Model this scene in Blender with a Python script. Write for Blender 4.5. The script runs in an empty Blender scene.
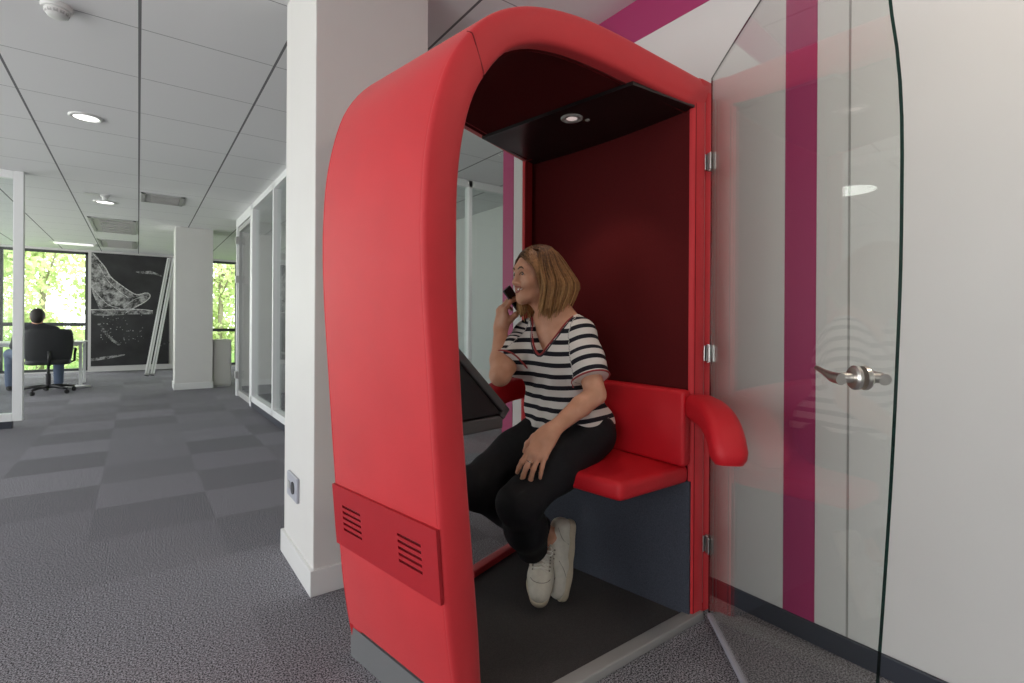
import bpy, bmesh, math, random
import numpy as np
from mathutils import Vector, Matrix

random.seed(7)
rng = np.random.default_rng(7)
SC = bpy.context.scene
COL = SC.collection
R = math.radians

# ------------------------------------------------------------------ materials
MATS = {}


def nt(name):
    m = bpy.data.materials.new(name)
    m.use_nodes = True
    MATS[name] = m
    return m, m.node_tree.nodes, m.node_tree.links


def mat(name, col, rough=0.6, metal=0.0, noise=0.0, nscale=40.0, bump=0.0, bscale=200.0, spec=0.5, sheen=0.0, coat=0.0):
    m, N, L = nt(name)
    b = N['Principled BSDF']
    b.inputs['Base Color'].default_value = (*col, 1)
    b.inputs['Roughness'].default_value = rough
    b.inputs['Metallic'].default_value = metal
    b.inputs['Specular IOR Level'].default_value = spec
    b.inputs['Sheen Weight'].default_value = sheen
    b.inputs['Coat Weight'].default_value = coat
    g = N.new('ShaderNodeNewGeometry')
    if noise > 0:
        n = N.new('ShaderNodeTexNoise')
        n.inputs['Scale'].default_value = nscale
        n.inputs['Detail'].default_value = 4
        L.new(g.outputs['Position'], n.inputs['Vector'])
        r = N.new('ShaderNodeMapRange')
        r.inputs['From Min'].default_value = 0.3
        r.inputs['From Max'].default_value = 0.7
        r.inputs['To Min'].default_value = 1 - noise
        r.inputs['To Max'].default_value = 1 + noise
        L.new(n.outputs['Fac'], r.inputs['Value'])
        v = N.new('ShaderNodeVectorMath')
        v.operation = 'SCALE'
        v.inputs[0].default_value = col
        L.new(r.outputs['Result'], v.inputs['Scale'])
        L.new(v.outputs['Vector'], b.inputs['Base Color'])
    if bump > 0:
        n = N.new('ShaderNodeTexNoise')
        n.inputs['Scale'].default_value = bscale
        n.inputs['Detail'].default_value = 3
        L.new(g.outputs['Position'], n.inputs['Vector'])
        u = N.new('ShaderNodeBump')
        u.inputs['Strength'].default_value = bump
        u.inputs['Distance'].default_value = 0.004
        L.new(n.outputs['Fac'], u.inputs['Height'])
        L.new(u.outputs['Normal'], b.inputs['Normal'])
    return m


def glass(name, tint, ior=1.45, rough=0.0):
    m, N, L = nt(name)
    N.remove(N['Principled BSDF'])
    t = N.new('ShaderNodeBsdfTransparent')
    t.inputs['Color'].default_value = (*tint, 1)
    gl = N.new('ShaderNodeBsdfGlossy')
    gl.inputs['Roughness'].default_value = rough
    gl.inputs['Color'].default_value = (1, 1, 1, 1)
    f = N.new('ShaderNodeFresnel')
    f.inputs['IOR'].default_value = ior
    # both faces of a pane: look at the angle whichever way the face points
    g = N.new('ShaderNodeNewGeometry')
    mx = N.new('ShaderNodeMixShader')
    d = N.new('ShaderNodeVectorMath')
    d.operation = 'DOT_PRODUCT'
    L.new(g.outputs['Normal'], d.inputs[0])
    L.new(g.outputs['Incoming'], d.inputs[1])
    a = N.new('ShaderNodeMath')
    a.operation = 'ABSOLUTE'
    L.new(d.outputs['Value'], a.inputs[0])
    o = N.new('ShaderNodeMath')
    o.operation = 'SUBTRACT'
    o.inputs[0].default_value = 1
    L.new(a.outputs[0], o.inputs[1])
    p = N.new('ShaderNodeMath')
    p.operation = 'POWER'
    p.inputs[1].default_value = 5
    L.new(o.outputs[0], p.inputs[0])
    r0 = ((ior - 1) / (ior + 1)) ** 2
    k = N.new('ShaderNodeMath')
    k.operation = 'MULTIPLY_ADD'
    k.inputs[1].default_value = 1 - r0
    k.inputs[2].default_value = r0
    L.new(p.outputs[0], k.inputs[0])
    N.remove(f)
    L.new(k.outputs[0], mx.inputs['Fac'])
    L.new(t.outputs[0], mx.inputs[1])
    L.new(gl.outputs[0], mx.inputs[2])
    L.new(mx.outputs[0], N['Material Output'].inputs['Surface'])
    return m


def emit(name, col, s):
    m, N, L = nt(name)
    b = N['Principled BSDF']
    b.inputs['Base Color'].default_value = (0.8, 0.8, 0.8, 1)
    b.inputs['Emission Color'].default_value = (*col, 1)
    b.inputs['Emission Strength'].default_value = s
    return m


mat('red_fabric', (0.56, 0.022, 0.030), 0.55, noise=0.05, nscale=6, bump=0.25, bscale=700, spec=0.35, sheen=0.15)
mat('red_fabric_seat', (0.56, 0.009, 0.018), 0.5, noise=0.05, nscale=8, bump=0.25, bscale=700, spec=0.4)
mat('red_metal', (0.40, 0.012, 0.020), 0.42, spec=0.5)
mat('seam_thread', (0.20, 0.006, 0.010), 0.8)
mat('maroon_felt', (0.088, 0.009, 0.010), 0.95, noise=0.12, nscale=300, spec=0.1)
mat('black_panel', (0.012, 0.009, 0.009), 0.38)
mat('navy_felt', (0.060, 0.066, 0.085), 0.95, noise=0.25, nscale=260, bump=0.2, spec=0.15)
mat('booth_mat', (0.066, 0.061, 0.061), 0.92, noise=0.25, nscale=350, bump=0.3, spec=0.15)
mat('plinth_grey', (0.20, 0.205, 0.21), 0.45, metal=0.3)
mat('sill_grey', (0.34, 0.335, 0.325), 0.5)
mat('aluminium', (0.55, 0.55, 0.54), 0.38, metal=0.85)
mat('chrome', (0.66, 0.63, 0.59), 0.3, metal=1.0)
mat('steel', (0.55, 0.54, 0.53), 0.32, metal=1.0)
mat('door_seal', (0.42, 0.42, 0.48), 0.5)
mat('dark_grey_laminate', (0.055, 0.052, 0.052), 0.45)
mat('screen_black', (0.005, 0.005, 0.006), 0.3, spec=0.3)
mat('dark_slot', (0.012, 0.004, 0.005), 0.9)
mat('white_paint', (0.66, 0.65, 0.63), 0.55, noise=0.012, nscale=5)
mat('wall_white', (0.61, 0.60, 0.59), 0.5, noise=0.012, nscale=4)
mat('white_gloss', (0.72, 0.72, 0.71), 0.35)
mat('frame_white', (0.80, 0.81, 0.81), 0.4)
mat('magenta', (0.34, 0.028, 0.12), 0.5)
mat('skirting_navy', (0.030, 0.034, 0.048), 0.5)
mat('joint_grey', (0.30, 0.29, 0.28), 0.6)
mat('socket_grey', (0.40, 0.41, 0.46), 0.4)
mat('socket_dark', (0.05, 0.05, 0.055), 0.5)
mat('dark_frame', (0.045, 0.048, 0.05), 0.45)
mat('mid_grey', (0.42, 0.42, 0.41), 0.5)
mat('vent_grey', (0.45, 0.44, 0.43), 0.5)
mat('mural_black', (0.022, 0.022, 0.023), 0.6, noise=0.5, nscale=3)
mat('cabinet_cream', (0.56, 0.55, 0.52), 0.5)
mat('chair_black', (0.016, 0.017, 0.019), 0.6, noise=0.1, nscale=80)
mat('black_plastic', (0.012, 0.012, 0.013), 0.4)
mat('rubber', (0.02, 0.02, 0.02), 0.8)
mat('jacket_dark', (0.022, 0.022, 0.028), 0.85)
mat('jeans', (0.09, 0.12, 0.19), 0.85)
mat('hair_dark', (0.022, 0.017, 0.014), 0.6)
mat('bark', (0.30, 0.27, 0.20), 0.9)
mat('grass_ground', (0.16, 0.30, 0.05), 0.95, noise=0.3, nscale=2)
mat('trousers_black', (0.011, 0.011, 0.013), 0.75, noise=0.15, nscale=60, bump=0.25, bscale=300, spec=0.2)
mat('shoe_leather', (0.62, 0.59, 0.51), 0.5, noise=0.06, nscale=60)
mat('shoe_sole', (0.50, 0.43, 0.32), 0.65, noise=0.05, nscale=90)
mat('shoe_lace', (0.78, 0.76, 0.70), 0.8)
mat('shoe_tongue', (0.40, 0.37, 0.32), 0.8)
mat('shoe_dark', (0.20, 0.18, 0.15), 0.7)
mat('phone_black', (0.010, 0.010, 0.012), 0.2)
mat('phone_edge', (0.05, 0.05, 0.055), 0.3, metal=0.6)
mat('trim_red', (0.30, 0.035, 0.035), 0.8)
mat('trim_dark', (0.03, 0.022, 0.03), 0.8)
mat('lips', (0.42, 0.13, 0.115), 0.4)
mat('chalk_bright', (0.55, 0.55, 0.54), 0.9, noise=0.5, nscale=30)
mat('mouth_dark', (0.10, 0.02, 0.02), 0.6)
mat('teeth', (0.80, 0.77, 0.70), 0.3)
mat('eye_white', (0.70, 0.68, 0.65), 0.25)
mat('eye_dark', (0.04, 0.028, 0.02), 0.2)
mat('brow', (0.12, 0.07, 0.04), 0.8)
mat('silver', (0.7, 0.68, 0.62), 0.2, metal=1.0)
mat('book_red', (0.30, 0.04, 0.03), 0.6)
mat('paper_white', (0.78, 0.78, 0.77), 0.7)
glass('door_glass', (0.955, 0.968, 0.955), 1.42)
glass('office_glass', (0.94, 0.965, 0.958), 1.5)
glass('window_glass', (0.97, 0.98, 0.975), 1.4)
glass('glass_edge', (0.012, 0.05, 0.04), 1.5, 0.08)
emit('lamp_diffuser', (1.0, 0.97, 0.92), 4.0)
emit('panel_diffuser', (1.0, 0.99, 0.97), 0.9)
emit('spot_diffuser', (1.0, 0.80, 0.74), 0.5)


def skin_mat():
    m, N, L = nt('skin')
    b = N['Principled BSDF']
    b.inputs['Roughness'].default_value = 0.48
    b.inputs['Specular IOR Level'].default_value = 0.35
    b.inputs['Subsurface Weight'].default_value = 0.12
    b.inputs['Subsurface Radius'].default_value = (0.012, 0.005, 0.003)
    g = N.new('ShaderNodeNewGeometry')
    n = N.new('ShaderNodeTexNoise')
    n.inputs['Scale'].default_value = 22
    n.inputs['Detail'].default_value = 3
    L.new(g.outputs['Position'], n.inputs['Vector'])
    r = N.new('ShaderNodeValToRGB')
    r.color_ramp.elements[0].position = 0.3
    r.color_ramp.elements[0].color = (0.56, 0.275, 0.17, 1)
    r.color_ramp.elements[1].position = 0.7
    r.color_ramp.elements[1].color = (0.66, 0.35, 0.235, 1)
    L.new(n.outputs['Fac'], r.inputs['Fac'])
    L.new(r.outputs['Color'], b.inputs['Base Color'])


skin_mat()


def hair_mat():
    m, N, L = nt('hair_blond')
    b = N['Principled BSDF']
    b.inputs['Roughness'].default_value = 0.55
    b.inputs['Specular IOR Level'].default_value = 0.25
    a = N.new('ShaderNodeAttribute')
    a.attribute_name = 'along'
    g = N.new('ShaderNodeNewGeometry')
    n = N.new('ShaderNodeTexNoise')
    n.inputs['Scale'].default_value = 110
    L.new(g.outputs['Position'], n.inputs['Vector'])
    ad = N.new('ShaderNodeMath')
    ad.operation = 'MULTIPLY_ADD'
    ad.inputs[1].default_value = 0.45
    L.new(n.outputs['Fac'], ad.inputs[0])
    L.new(a.outputs['Fac'], ad.inputs[2])
    r = N.new('ShaderNodeValToRGB')
    e = r.color_ramp.elements
    e[0].position = 0.26
    e[0].color = (0.060, 0.028, 0.013, 1)
    e[1].position = 1.1
    e[1].color = (0.46, 0.26, 0.11, 1)
    x = e.new(0.6)
    x.color = (0.25, 0.125, 0.05, 1)
    L.new(ad.outputs[0], r.inputs['Fac'])
    L.new(r.outputs['Color'], b.inputs['Base Color'])


hair_mat()


def shirt_mat():
    m, N, L = nt('shirt_stripes')
    b = N['Principled BSDF']
    b.inputs['Roughness'].default_value = 0.9
    b.inputs['Specular IOR Level'].default_value = 0.15
    a = N.new('ShaderNodeAttribute')
    a.attribute_name = 'stripe'
    f = N.new('ShaderNodeMath')
    f.operation = 'FRACT'
    L.new(a.outputs['Fac'], f.inputs[0])
    t = N.new('ShaderNodeMath')
    t.operation = 'LESS_THAN'
    t.inputs[1].default_value = 0.40
    L.new(f.outputs[0], t.inputs[0])
    mx = N.new('ShaderNodeMix')
    mx.data_type = 'RGBA'
    mx.inputs['A'].default_value = (0.66, 0.62, 0.59, 1)
    mx.inputs['B'].default_value = (0.016, 0.016, 0.022, 1)
    L.new(t.outputs[0], mx.inputs['Factor'])
    L.new(mx.outputs['Result'], b.inputs['Base Color'])


shirt_mat()


def math_node(N, L, op, a, bval=None, c=None):
    n = N.new('ShaderNodeMath')
    n.operation = op
    for i, v in enumerate((a, bval, c)):
        if v is None:
            continue
        if isinstance(v, (int, float)):
            n.inputs[i].default_value = v
        else:
            L.new(v, n.inputs[i])
    return n.outputs[0]


def carpet_mat():
    m, N, L = nt('carpet_tiles')
    b = N['Principled BSDF']
    b.inputs['Roughness'].default_value = 0.97
    b.inputs['Specular IOR Level'].default_value = 0.08
    g = N.new('ShaderNodeNewGeometry')
    s = N.new('ShaderNodeSeparateXYZ')
    L.new(g.outputs['Position'], s.inputs[0])
    ix = math_node(N, L, 'FLOOR', math_node(N, L, 'MULTIPLY_ADD', s.outputs['X'], 1 / 0.53, 0.36))
    iy = math_node(N, L, 'FLOOR', math_node(N, L, 'MULTIPLY_ADD', s.outputs['Y'], 1 / 0.53, 0.1))
    c = N.new('ShaderNodeCombineXYZ')
    L.new(ix, c.inputs[0])
    L.new(iy, c.inputs[1])
    w = N.new('ShaderNodeTexWhiteNoise')
    w.noise_dimensions = '2D'
    L.new(c.outputs[0], w.inputs['Vector'])
    # quarter-turned tiles: every other one catches the pile the other way
    par = math_node(N, L, 'MODULO', math_node(N, L, 'ADD', math_node(N, L, 'ABSOLUTE', ix), math_node(N, L, 'ABSOLUTE', iy)), 2.0)
    tone = math_node(N, L, 'MULTIPLY_ADD', w.outputs['Value'], 0.20, math_node(N, L, 'MULTIPLY_ADD', par, 0.10, 0.85))
    n = N.new('ShaderNodeTexNoise')
    n.inputs['Scale'].default_value = 190
    n.inputs['Detail'].default_value = 2
    n.inputs['Roughness'].default_value = 0.8
    L.new(g.outputs['Position'], n.inputs['Vector'])
    sp = N.new('ShaderNodeMapRange')
    sp.inputs['From Min'].default_value = 0.41
    sp.inputs['From Max'].default_value = 0.59
    sp.inputs['To Min'].default_value = 0.10
    sp.inputs['To Max'].default_value = 2.1
    L.new(n.outputs['Fac'], sp.inputs['Value'])
    val = math_node(N, L, 'MULTIPLY', tone, sp.outputs['Result'])
    v = N.new('ShaderNodeVectorMath')
    v.operation = 'SCALE'
    v.inputs[0].default_value = (0.190, 0.186, 0.203)
    L.new(val, v.inputs['Scale'])
    L.new(v.outputs['Vector'], b.inputs['Base Color'])
    bu = N.new('ShaderNodeBump')
    bu.inputs['Strength'].default_value = 0.15
    bu.inputs['Distance'].default_value = 0.003
    L.new(n.outputs['Fac'], bu.inputs['Height'])
    L.new(bu.outputs['Normal'], b.inputs['Normal'])


carpet_mat()


def ceiling_mat():
    m, N, L = nt('ceiling_tiles')
    b = N['Principled BSDF']
    b.inputs['Roughness'].default_value = 0.85
    g = N.new('ShaderNodeNewGeometry')
    s = N.new('ShaderNodeSeparateXYZ')
    L.new(g.outputs['Position'], s.inputs[0])

    def line(out, period, off, width):
        q = math_node(N, L, 'FRACT', math_node(N, L, 'MULTIPLY_ADD', out, 1 / period, -off / period + 0.5 + 100))
        d = math_node(N, L, 'MULTIPLY', math_node(N, L, 'ABSOLUTE', math_node(N, L, 'SUBTRACT', q, 0.5)), period)
        return math_node(N, L, 'LESS_THAN', d, width / 2)
    lx = line(s.outputs['X'], 0.620, 0.0, 0.013)
    ly = line(s.outputs['Y'], 0.634, 3.145, 0.006)
    k = math_node(N, L, 'MAXIMUM', lx, math_node(N, L, 'MULTIPLY', ly, 0.75))
    n = N.new('ShaderNodeTexNoise')
    n.inputs['Scale'].default_value = 1.2
    L.new(g.outputs['Position'], n.inputs['Vector'])
    mx = N.new('ShaderNodeMix')
    mx.data_type = 'RGBA'
    mx.inputs['A'].default_value = (0.78, 0.78, 0.785, 1)
    mx.inputs['B'].default_value = (0.16, 0.16, 0.165, 1)
    L.new(k, mx.inputs['Factor'])
    L.new(mx.outputs['Result'], b.inputs['Base Color'])


ceiling_mat()


def leaf_mat(name, c0, c1):
    m, N, L = nt(name)
    b = N['Principled BSDF']
    b.inputs['Roughness'].default_value = 0.6
    g = N.new('ShaderNodeNewGeometry')
    n = N.new('ShaderNodeTexNoise')
    n.inputs['Scale'].default_value = 1.6
    n.inputs['Detail'].default_value = 4
    L.new(g.outputs['Position'], n.inputs['Vector'])
    r = N.new('ShaderNodeValToRGB')
    r.color_ramp.elements[0].position = 0.35
    r.color_ramp.elements[0].color = (*c0, 1)
    r.color_ramp.elements[1].position = 0.65
    r.color_ramp.elements[1].color = (*c1, 1)
    L.new(n.outputs['Fac'], r.inputs['Fac'])
    L.new(r.outputs['Color'], b.inputs['Base Color'])
    t = N.new('ShaderNodeBsdfTranslucent')
    L.new(r.outputs['Color'], t.inputs['Color'])
    mx = N.new('ShaderNodeMixShader')
    mx.inputs['Fac'].default_value = 0.4
    L.new(b.outputs[0], mx.inputs[1])
    L.new(t.outputs[0], mx.inputs[2])
    L.new(mx.outputs[0], N['Material Output'].inputs['Surface'])


leaf_mat('leaf_light', (0.50, 0.60, 0.26), (0.80, 0.86, 0.52))
leaf_mat('leaf_mid', (0.36, 0.47, 0.18), (0.68, 0.76, 0.40))


def chalk_mat():
    m, N, L = nt('chalk')
    b = N['Principled BSDF']
    b.inputs['Roughness'].default_value = 0.9
    g = N.new('ShaderNodeNewGeometry')
    n = N.new('ShaderNodeTexNoise')
    n.inputs['Scale'].default_value = 9
    n.inputs['Detail'].default_value = 8
    n.inputs['Roughness'].default_value = 0.75
    L.new(g.outputs['Position'], n.inputs['Vector'])
    r = N.new('ShaderNodeValToRGB')
    r.color_ramp.elements[0].position = 0.42
    r.color_ramp.elements[0].color = (0.04, 0.04, 0.04, 1)
    r.color_ramp.elements[1].position = 0.66
    r.color_ramp.elements[1].color = (0.55, 0.55, 0.54, 1)
    L.new(n.outputs['Fac'], r.inputs['Fac'])
    L.new(r.outputs['Color'], b.inputs['Base Color'])


chalk_mat()

# ------------------------------------------------------------------ objects


def props(o, label=None, cat=None, group=None, kind=None):
    if label:
        o['label'] = label
    if cat:
        o['category'] = cat
    if group:
        o['group'] = group
    if kind:
        o['kind'] = kind
    return o


def thing(name, label, cat, loc=(0, 0, 0), rz=0.0, group=None):
    o = bpy.data.objects.new(name, None)
    o.empty_display_size = 0.1
    COL.objects.link(o)
    o.location = loc
    o.rotation_euler = (0, 0, rz)
    return props(o, label, cat, group)


class MB:
    """Collects shapes into one mesh."""

    def __init__(self):
        self.v, self.f, self.m = [], [], []
        self.attr = {}

    def add(self, verts, faces, mi=0):
        b = len(self.v)
        self.v += [tuple(map(float, p)) for p in verts]
        self.f += [tuple(b + i for i in f) for f in faces]
        self.m += [mi] * len(faces)
        return self

    def bm(self, bm, mi=0, mtx=None):
        bm.verts.ensure_lookup_table()
        vs = [(mtx @ v.co) if mtx else v.co.copy() for v in bm.verts]
        fs = [[v.index for v in f.verts] for f in bm.faces]
        bm.free()
        return self.add(vs, fs, mi)

    def box(self, lo, hi, bevel=0.0, seg=2, mi=0, mtx=None):
        bm = bmesh.new()
        c = [(a + b) / 2 for a, b in zip(lo, hi)]
        s = [abs(b - a) for a, b in zip(lo, hi)]
        bmesh.ops.create_cube(bm, size=1.0)
        for v in bm.verts:
            v.co = Vector([v.co[i] * s[i] + c[i] for i in range(3)])
        if bevel > 0:
            bmesh.ops.bevel(bm, geom=bm.edges[:], offset=min(bevel, min(s) * 0.49), segments=seg, profile=0.5, affect='EDGES')
        bm.verts.index_update()
        return self.bm(bm, mi, mtx)

    def prism(self, poly, z0, z1, bevel=0.0, seg=3, mi=0, mtx=None):
        """poly: (x, y) list; extruded along z."""
        bm = bmesh.new()
        lo = [bm.verts.new((x, y, z0)) for x, y in poly]
        hi = [bm.verts.new((x, y, z1)) for x, y in poly]
        n = len(poly)
        bm.faces.new(lo[::-1])
        bm.faces.new(hi)
        for i in range(n):
            bm.faces.new((lo[i], lo[(i + 1) % n], hi[(i + 1) % n], hi[i]))
        bmesh.ops.recalc_face_normals(bm, faces=bm.faces[:])
        if bevel > 0:
            es = [e for e in bm.edges if e.calc_face_angle(0) > R(25)]
            bmesh.ops.bevel(bm, geom=es, offset=bevel, segments=seg, profile=0.5, affect='EDGES')
        bm.verts.index_update()
        return self.bm(bm, mi, mtx)

    def tube(self, pts, r, sides=10, mi=0, caps=True, closed=False, flat=1.0, up=None):
        pts = [Vector(p) for p in pts]
        n = len(pts)
        rs = r if isinstance(r, (list, tuple)) else [r] * n
        rings = []
        prev = None
        for i, p in enumerate(pts):
            if closed:
                t = (pts[(i + 1) % n] - pts[i - 1]).normalized()
            else:
                t = (pts[min(i + 1, n - 1)] - pts[max(i - 1, 0)]).normalized()
            if prev is None:
                a = Vector(up) if up else (Vector((0, 0, 1)) if abs(t.z) < 0.9 else Vector((1, 0, 0)))
            else:
                a = prev
            u = (a - t * a.dot(t)).normalized()
            prev = u
            w = t.cross(u)
            rings.append([p + (u * math.cos(2 * math.pi * k / sides) + w * math.sin(2 * math.pi * k / sides) * flat) * rs[i] for k in range(sides)])
        vs = [q for rg in rings for q in rg]
        fs = []
        m = n if closed else n - 1
        for i in range(m):
            j = (i + 1) % n
            for k in range(sides):
                l = (k + 1) % sides
                fs.append((i * sides + k, i * sides + l, j * sides + l, j * sides + k))
        if caps and not closed:
            fs.append(tuple(range(sides))[::-1])
            fs.append(tuple((n - 1) * sides + k for k in range(sides)))
        return self.add(vs, fs, mi)

    def lathe(self, prof, seg=32, mi=0, mtx=None):
        """prof: (r, z) list, revolved round z."""
        vs, fs = [], []
        for r, z in prof:
            for k in range(seg):
                a = 2 * math.pi * k / seg
                vs.append(Vector((r * math.cos(a), r * math.sin(a), z)))
        for i in range(len(prof) - 1):
            for k in range(seg):
                l = (k + 1) % seg
                fs.append((i * seg + k, i * seg + l, (i + 1) * seg + l, (i + 1) * seg + k))
        fs.append(tuple(range(seg))[::-1])
        fs.append(tuple((len(prof) - 1) * seg + k for k in range(seg)))
        if mtx:
            vs = [mtx @ v for v in vs]
        return self.add(vs, fs, mi)

    def sweep(self, rings, mi=0, closed_ring=True, caps=True):
        """rings: equally long point lists joined one to the next."""
        n = len(rings[0])
        vs = [p for rg in rings for p in rg]
        fs = []
        for i in range(len(rings) - 1):
            for k in range(n if closed_ring else n - 1):
                l = (k + 1) % n
                fs.append((i * n + k, i * n + l, (i + 1) * n + l, (i + 1) * n + k))
        if caps and closed_ring:
            fs.append(tuple(range(n))[::-1])
            fs.append(tuple((len(rings) - 1) * n + k for k in range(n)))
        return self.add(vs, fs, mi)

    def build(self, name, mats, parent=None, smooth=False, auto=None, fix=True):
        me = bpy.data.meshes.new(name)
        me.from_pydata(self.v, [], self.f)
        if isinstance(mats, str):
            mats = [mats]
        for q in mats:
            me.materials.append(MATS[q])
        me.polygons.foreach_set('material_index', self.m)
        if fix:
            bm = bmesh.new()
            bm.from_mesh(me)
            bmesh.ops.recalc_face_normals(bm, faces=bm.faces[:])
            bm.to_mesh(me)
            bm.free()
        if auto is not None:
            me.polygons.foreach_set('use_smooth', [True] * len(me.polygons))
            me.set_sharp_from_angle(angle=R(auto))
        elif smooth:
            me.polygons.foreach_set('use_smooth', [True] * len(me.polygons))
        me.update()
        o = bpy.data.objects.new(name, me)
        COL.objects.link(o)
        if parent is not None:
            o.parent = parent
        return o


def structure(o):
    o['kind'] = 'structure'
    return o


def catmull(pts, n):
    """n points spaced evenly along a smooth curve through pts."""
    P = [np.array(p, float) for p in pts]
    P = [2 * P[0] - P[1]] + P + [2 * P[-1] - P[-2]]
    out = []
    for i in range(1, len(P) - 2):
        for t in np.linspace(0, 1, 24, endpoint=False):
            a, b, c, d = P[i - 1], P[i], P[i + 1], P[i + 2]
            out.append(0.5 * ((2 * b) + (-a + c) * t + (2 * a - 5 * b + 4 * c - d) * t * t + (-a + 3 * b - 3 * c + d) * t ** 3))
    out.append(P[-2])
    out = np.array(out)
    s = np.concatenate([[0], np.cumsum(np.linalg.norm(np.diff(out, axis=0), axis=1))])
    q = np.linspace(0, s[-1], n)
    return np.stack([np.interp(q, s, out[:, k]) for k in range(out.shape[1])], 1)


def rot_to(z, x_hint=(1, 0, 0)):
    z = Vector(z).normalized()
    x = Vector(x_hint)
    x = (x - z * x.dot(z)).normalized()
    y = z.cross(x)
    return Matrix((x, y, z)).transposed().to_4x4()
# ------------------------------------------------------------------ the room
HC = 2.51          # ceiling height
XR = 1.805         # right-hand wall
YF = 13.65         # far wall
XL, YB, XE = -4.3, -3.2, 4.6


def sbox(name, lo, hi, m, bevel=0.0, parent=None):
    o = MB().box(lo, hi, bevel).build(name, m, parent)
    return structure(o) if parent is None else o


sbox('floor', (XL - .2, YB - .2, -0.12), (XE + .2, YF + .25, 0.0), 'carpet_tiles')
sbox('ceiling', (XL - .2, YB - .2, HC), (XE + .2, YF + .25, HC + 0.12), 'ceiling_tiles')
sbox('wall_right', (XR, YB, 0), (XR + 0.14, 2.552, HC), 'wall_white')
sbox('wall_back', (XL, YB - 0.15, 0), (XE, YB, HC), 'wall_white')
sbox('wall_east', (XE, 2.552, 0), (XE + 0.15, YF, HC), 'wall_white')
sbox('wall_alcove', (XR + .14, 2.42, 0), (XE, 2.552, HC), 'wall_white')
sbox('baseboard_right', (XR - 0.012, YB, 0), (XR, 2.552, 0.068), 'skirting_navy', 0.003)
# painted bands and the panel joint on the right wall
sbox('trim_1', (XR - 0.003, YB, 2.326), (XR, 2.552, HC), 'magenta')
sbox('trim_2', (XR - 0.003, 0.757, 0.068), (XR, 0.858, 2.326), 'magenta')
sbox('trim_3', (XR - 0.003, 2.442, 0.068), (XR, 2.549, 2.326), 'magenta')
sbox('trim_4', (XR - 0.002, 0.658, 0.068), (XR, 0.664, 2.326), 'joint_grey')


def column(name, x0, x1, y0, y1):
    c = MB().box((x0, y0, 0), (x1, y1, HC), 0.004).build(name, 'white_paint')
    structure(c)
    MB().box((x0 - .013, y0 - .013, 0), (x1 + .013, y1 + .013, 0.10), 0.003).build('baseboard', 'white_gloss', c)
    return c


column('column_near', 0.545, 1.022, 2.022, 2.50)
column('column_far', 0.455, 0.955, 9.32, 9.82)


def glazed(name, origin, axis, spans, z0, z1, frame=0.05, depth=0.06, skirt=0.07, ends=(1, 1), rail=None, g='office_glass'):
    """A glazed partition running from origin along axis ('x' or 'y'); spans = pane widths."""
    ox, oy = origin
    w = sum(spans)

    def P(a0, a1, d0, d1, za, zb):
        if axis == 'x':
            return (ox + a0, oy + d0, za), (ox + a1, oy + d1, zb)
        return (ox + d0, oy + a0, za), (ox + d1, oy + a1, zb)
    h = depth / 2
    f = MB()
    f.box(*P(0, w, -h, h, z1 - frame, z1), 0.004)
    f.box(*P(0, w, -h, h, z0, z0 + frame), 0.004)
    a = 0
    for i, s in enumerate(spans + [0]):
        fw = frame if i in (0, len(spans)) else frame * 0.6
        lo = a if i == 0 else (a - fw if i == len(spans) else a - fw / 2)
        if not ((i == 0 and not ends[0]) or (i == len(spans) and not ends[1])):
            f.box(*P(lo, lo + fw, -h, h, z0, z1), 0.004)
        a += s
    if rail:
        f.box(*P(0, w, -h * .7, h * .7, rail - .02, rail + .02), 0.003)
    o = structure(f.build(name, 'frame_white'))
    a = 0
    for s in spans:
        MB().box(*P(a + .012, a + s - .012, -.005, .005, z0 + .02, z1 - .02)).build('glass_pane', g, o)
        a += s
    if skirt:
        MB().box(*P(0, w, -h * .8, h * .8, 0, skirt)).build('plinth_strip', 'skirting_navy', o)
    return o


# partition on the left, ending in a white post
glazed('partition_left', (-0.985, 6.9), 'x', [-1.15, -1.15, -1.0], 0.07, HC, 0.075, 0.08)
# glazed office box behind the column
glazed('partition_office_side', (1.165, 4.48), 'y', [1.26, 1.26], 0.07, HC, 0.07, 0.08, rail=None)
glazed('partition_office_front', (1.206, 4.482), 'x', [1.53, 0.87], 0.07, HC, 0.07, 0.08, ends=(0, 1))
sbox('wall_office', (3.63, 4.45, 0), (3.72, 8.2, HC), 'wall_white')
sbox('wall_office_end', (1.215, 8.12, 0), (3.63, 8.2, HC), 'wall_white')

# office doorway: white posts, transom and a glass leaf
d = MB()
d.box((1.125, 7.00, 0), (1.205, 7.08, HC), .004)
d.box((1.125, 8.12, 0), (1.205, 8.20, HC), .004)
d.box((1.125, 7.08, HC - .12), (1.205, 8.12, HC), .004)
do = structure(d.build('door_1', 'frame_white'))
lf = MB()
lf.box((1.14, 7.10, .01), (1.19, 7.16, HC - .13), .003)
lf.box((1.14, 8.04, .01), (1.19, 8.10, HC - .13), .003)
lf.box((1.14, 7.16, HC - .19), (1.19, 8.04, HC - .13), .003)
lf.box((1.14, 7.16, .01), (1.19, 8.04, .09), .003)
lfo = lf.build('door_leaf', 'mid_grey', do)
MB().box((1.16, 7.15, .08), (1.17, 8.05, HC - .17)).build('glass_pane', 'office_glass', do)
hb = MB()
for z in (0.25, 1.6, 2.15):
    hb.box((1.10, 8.05, z), (1.15, 8.13, z + .10), .004)
hb.build('hinge', 'steel', do)

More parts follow.
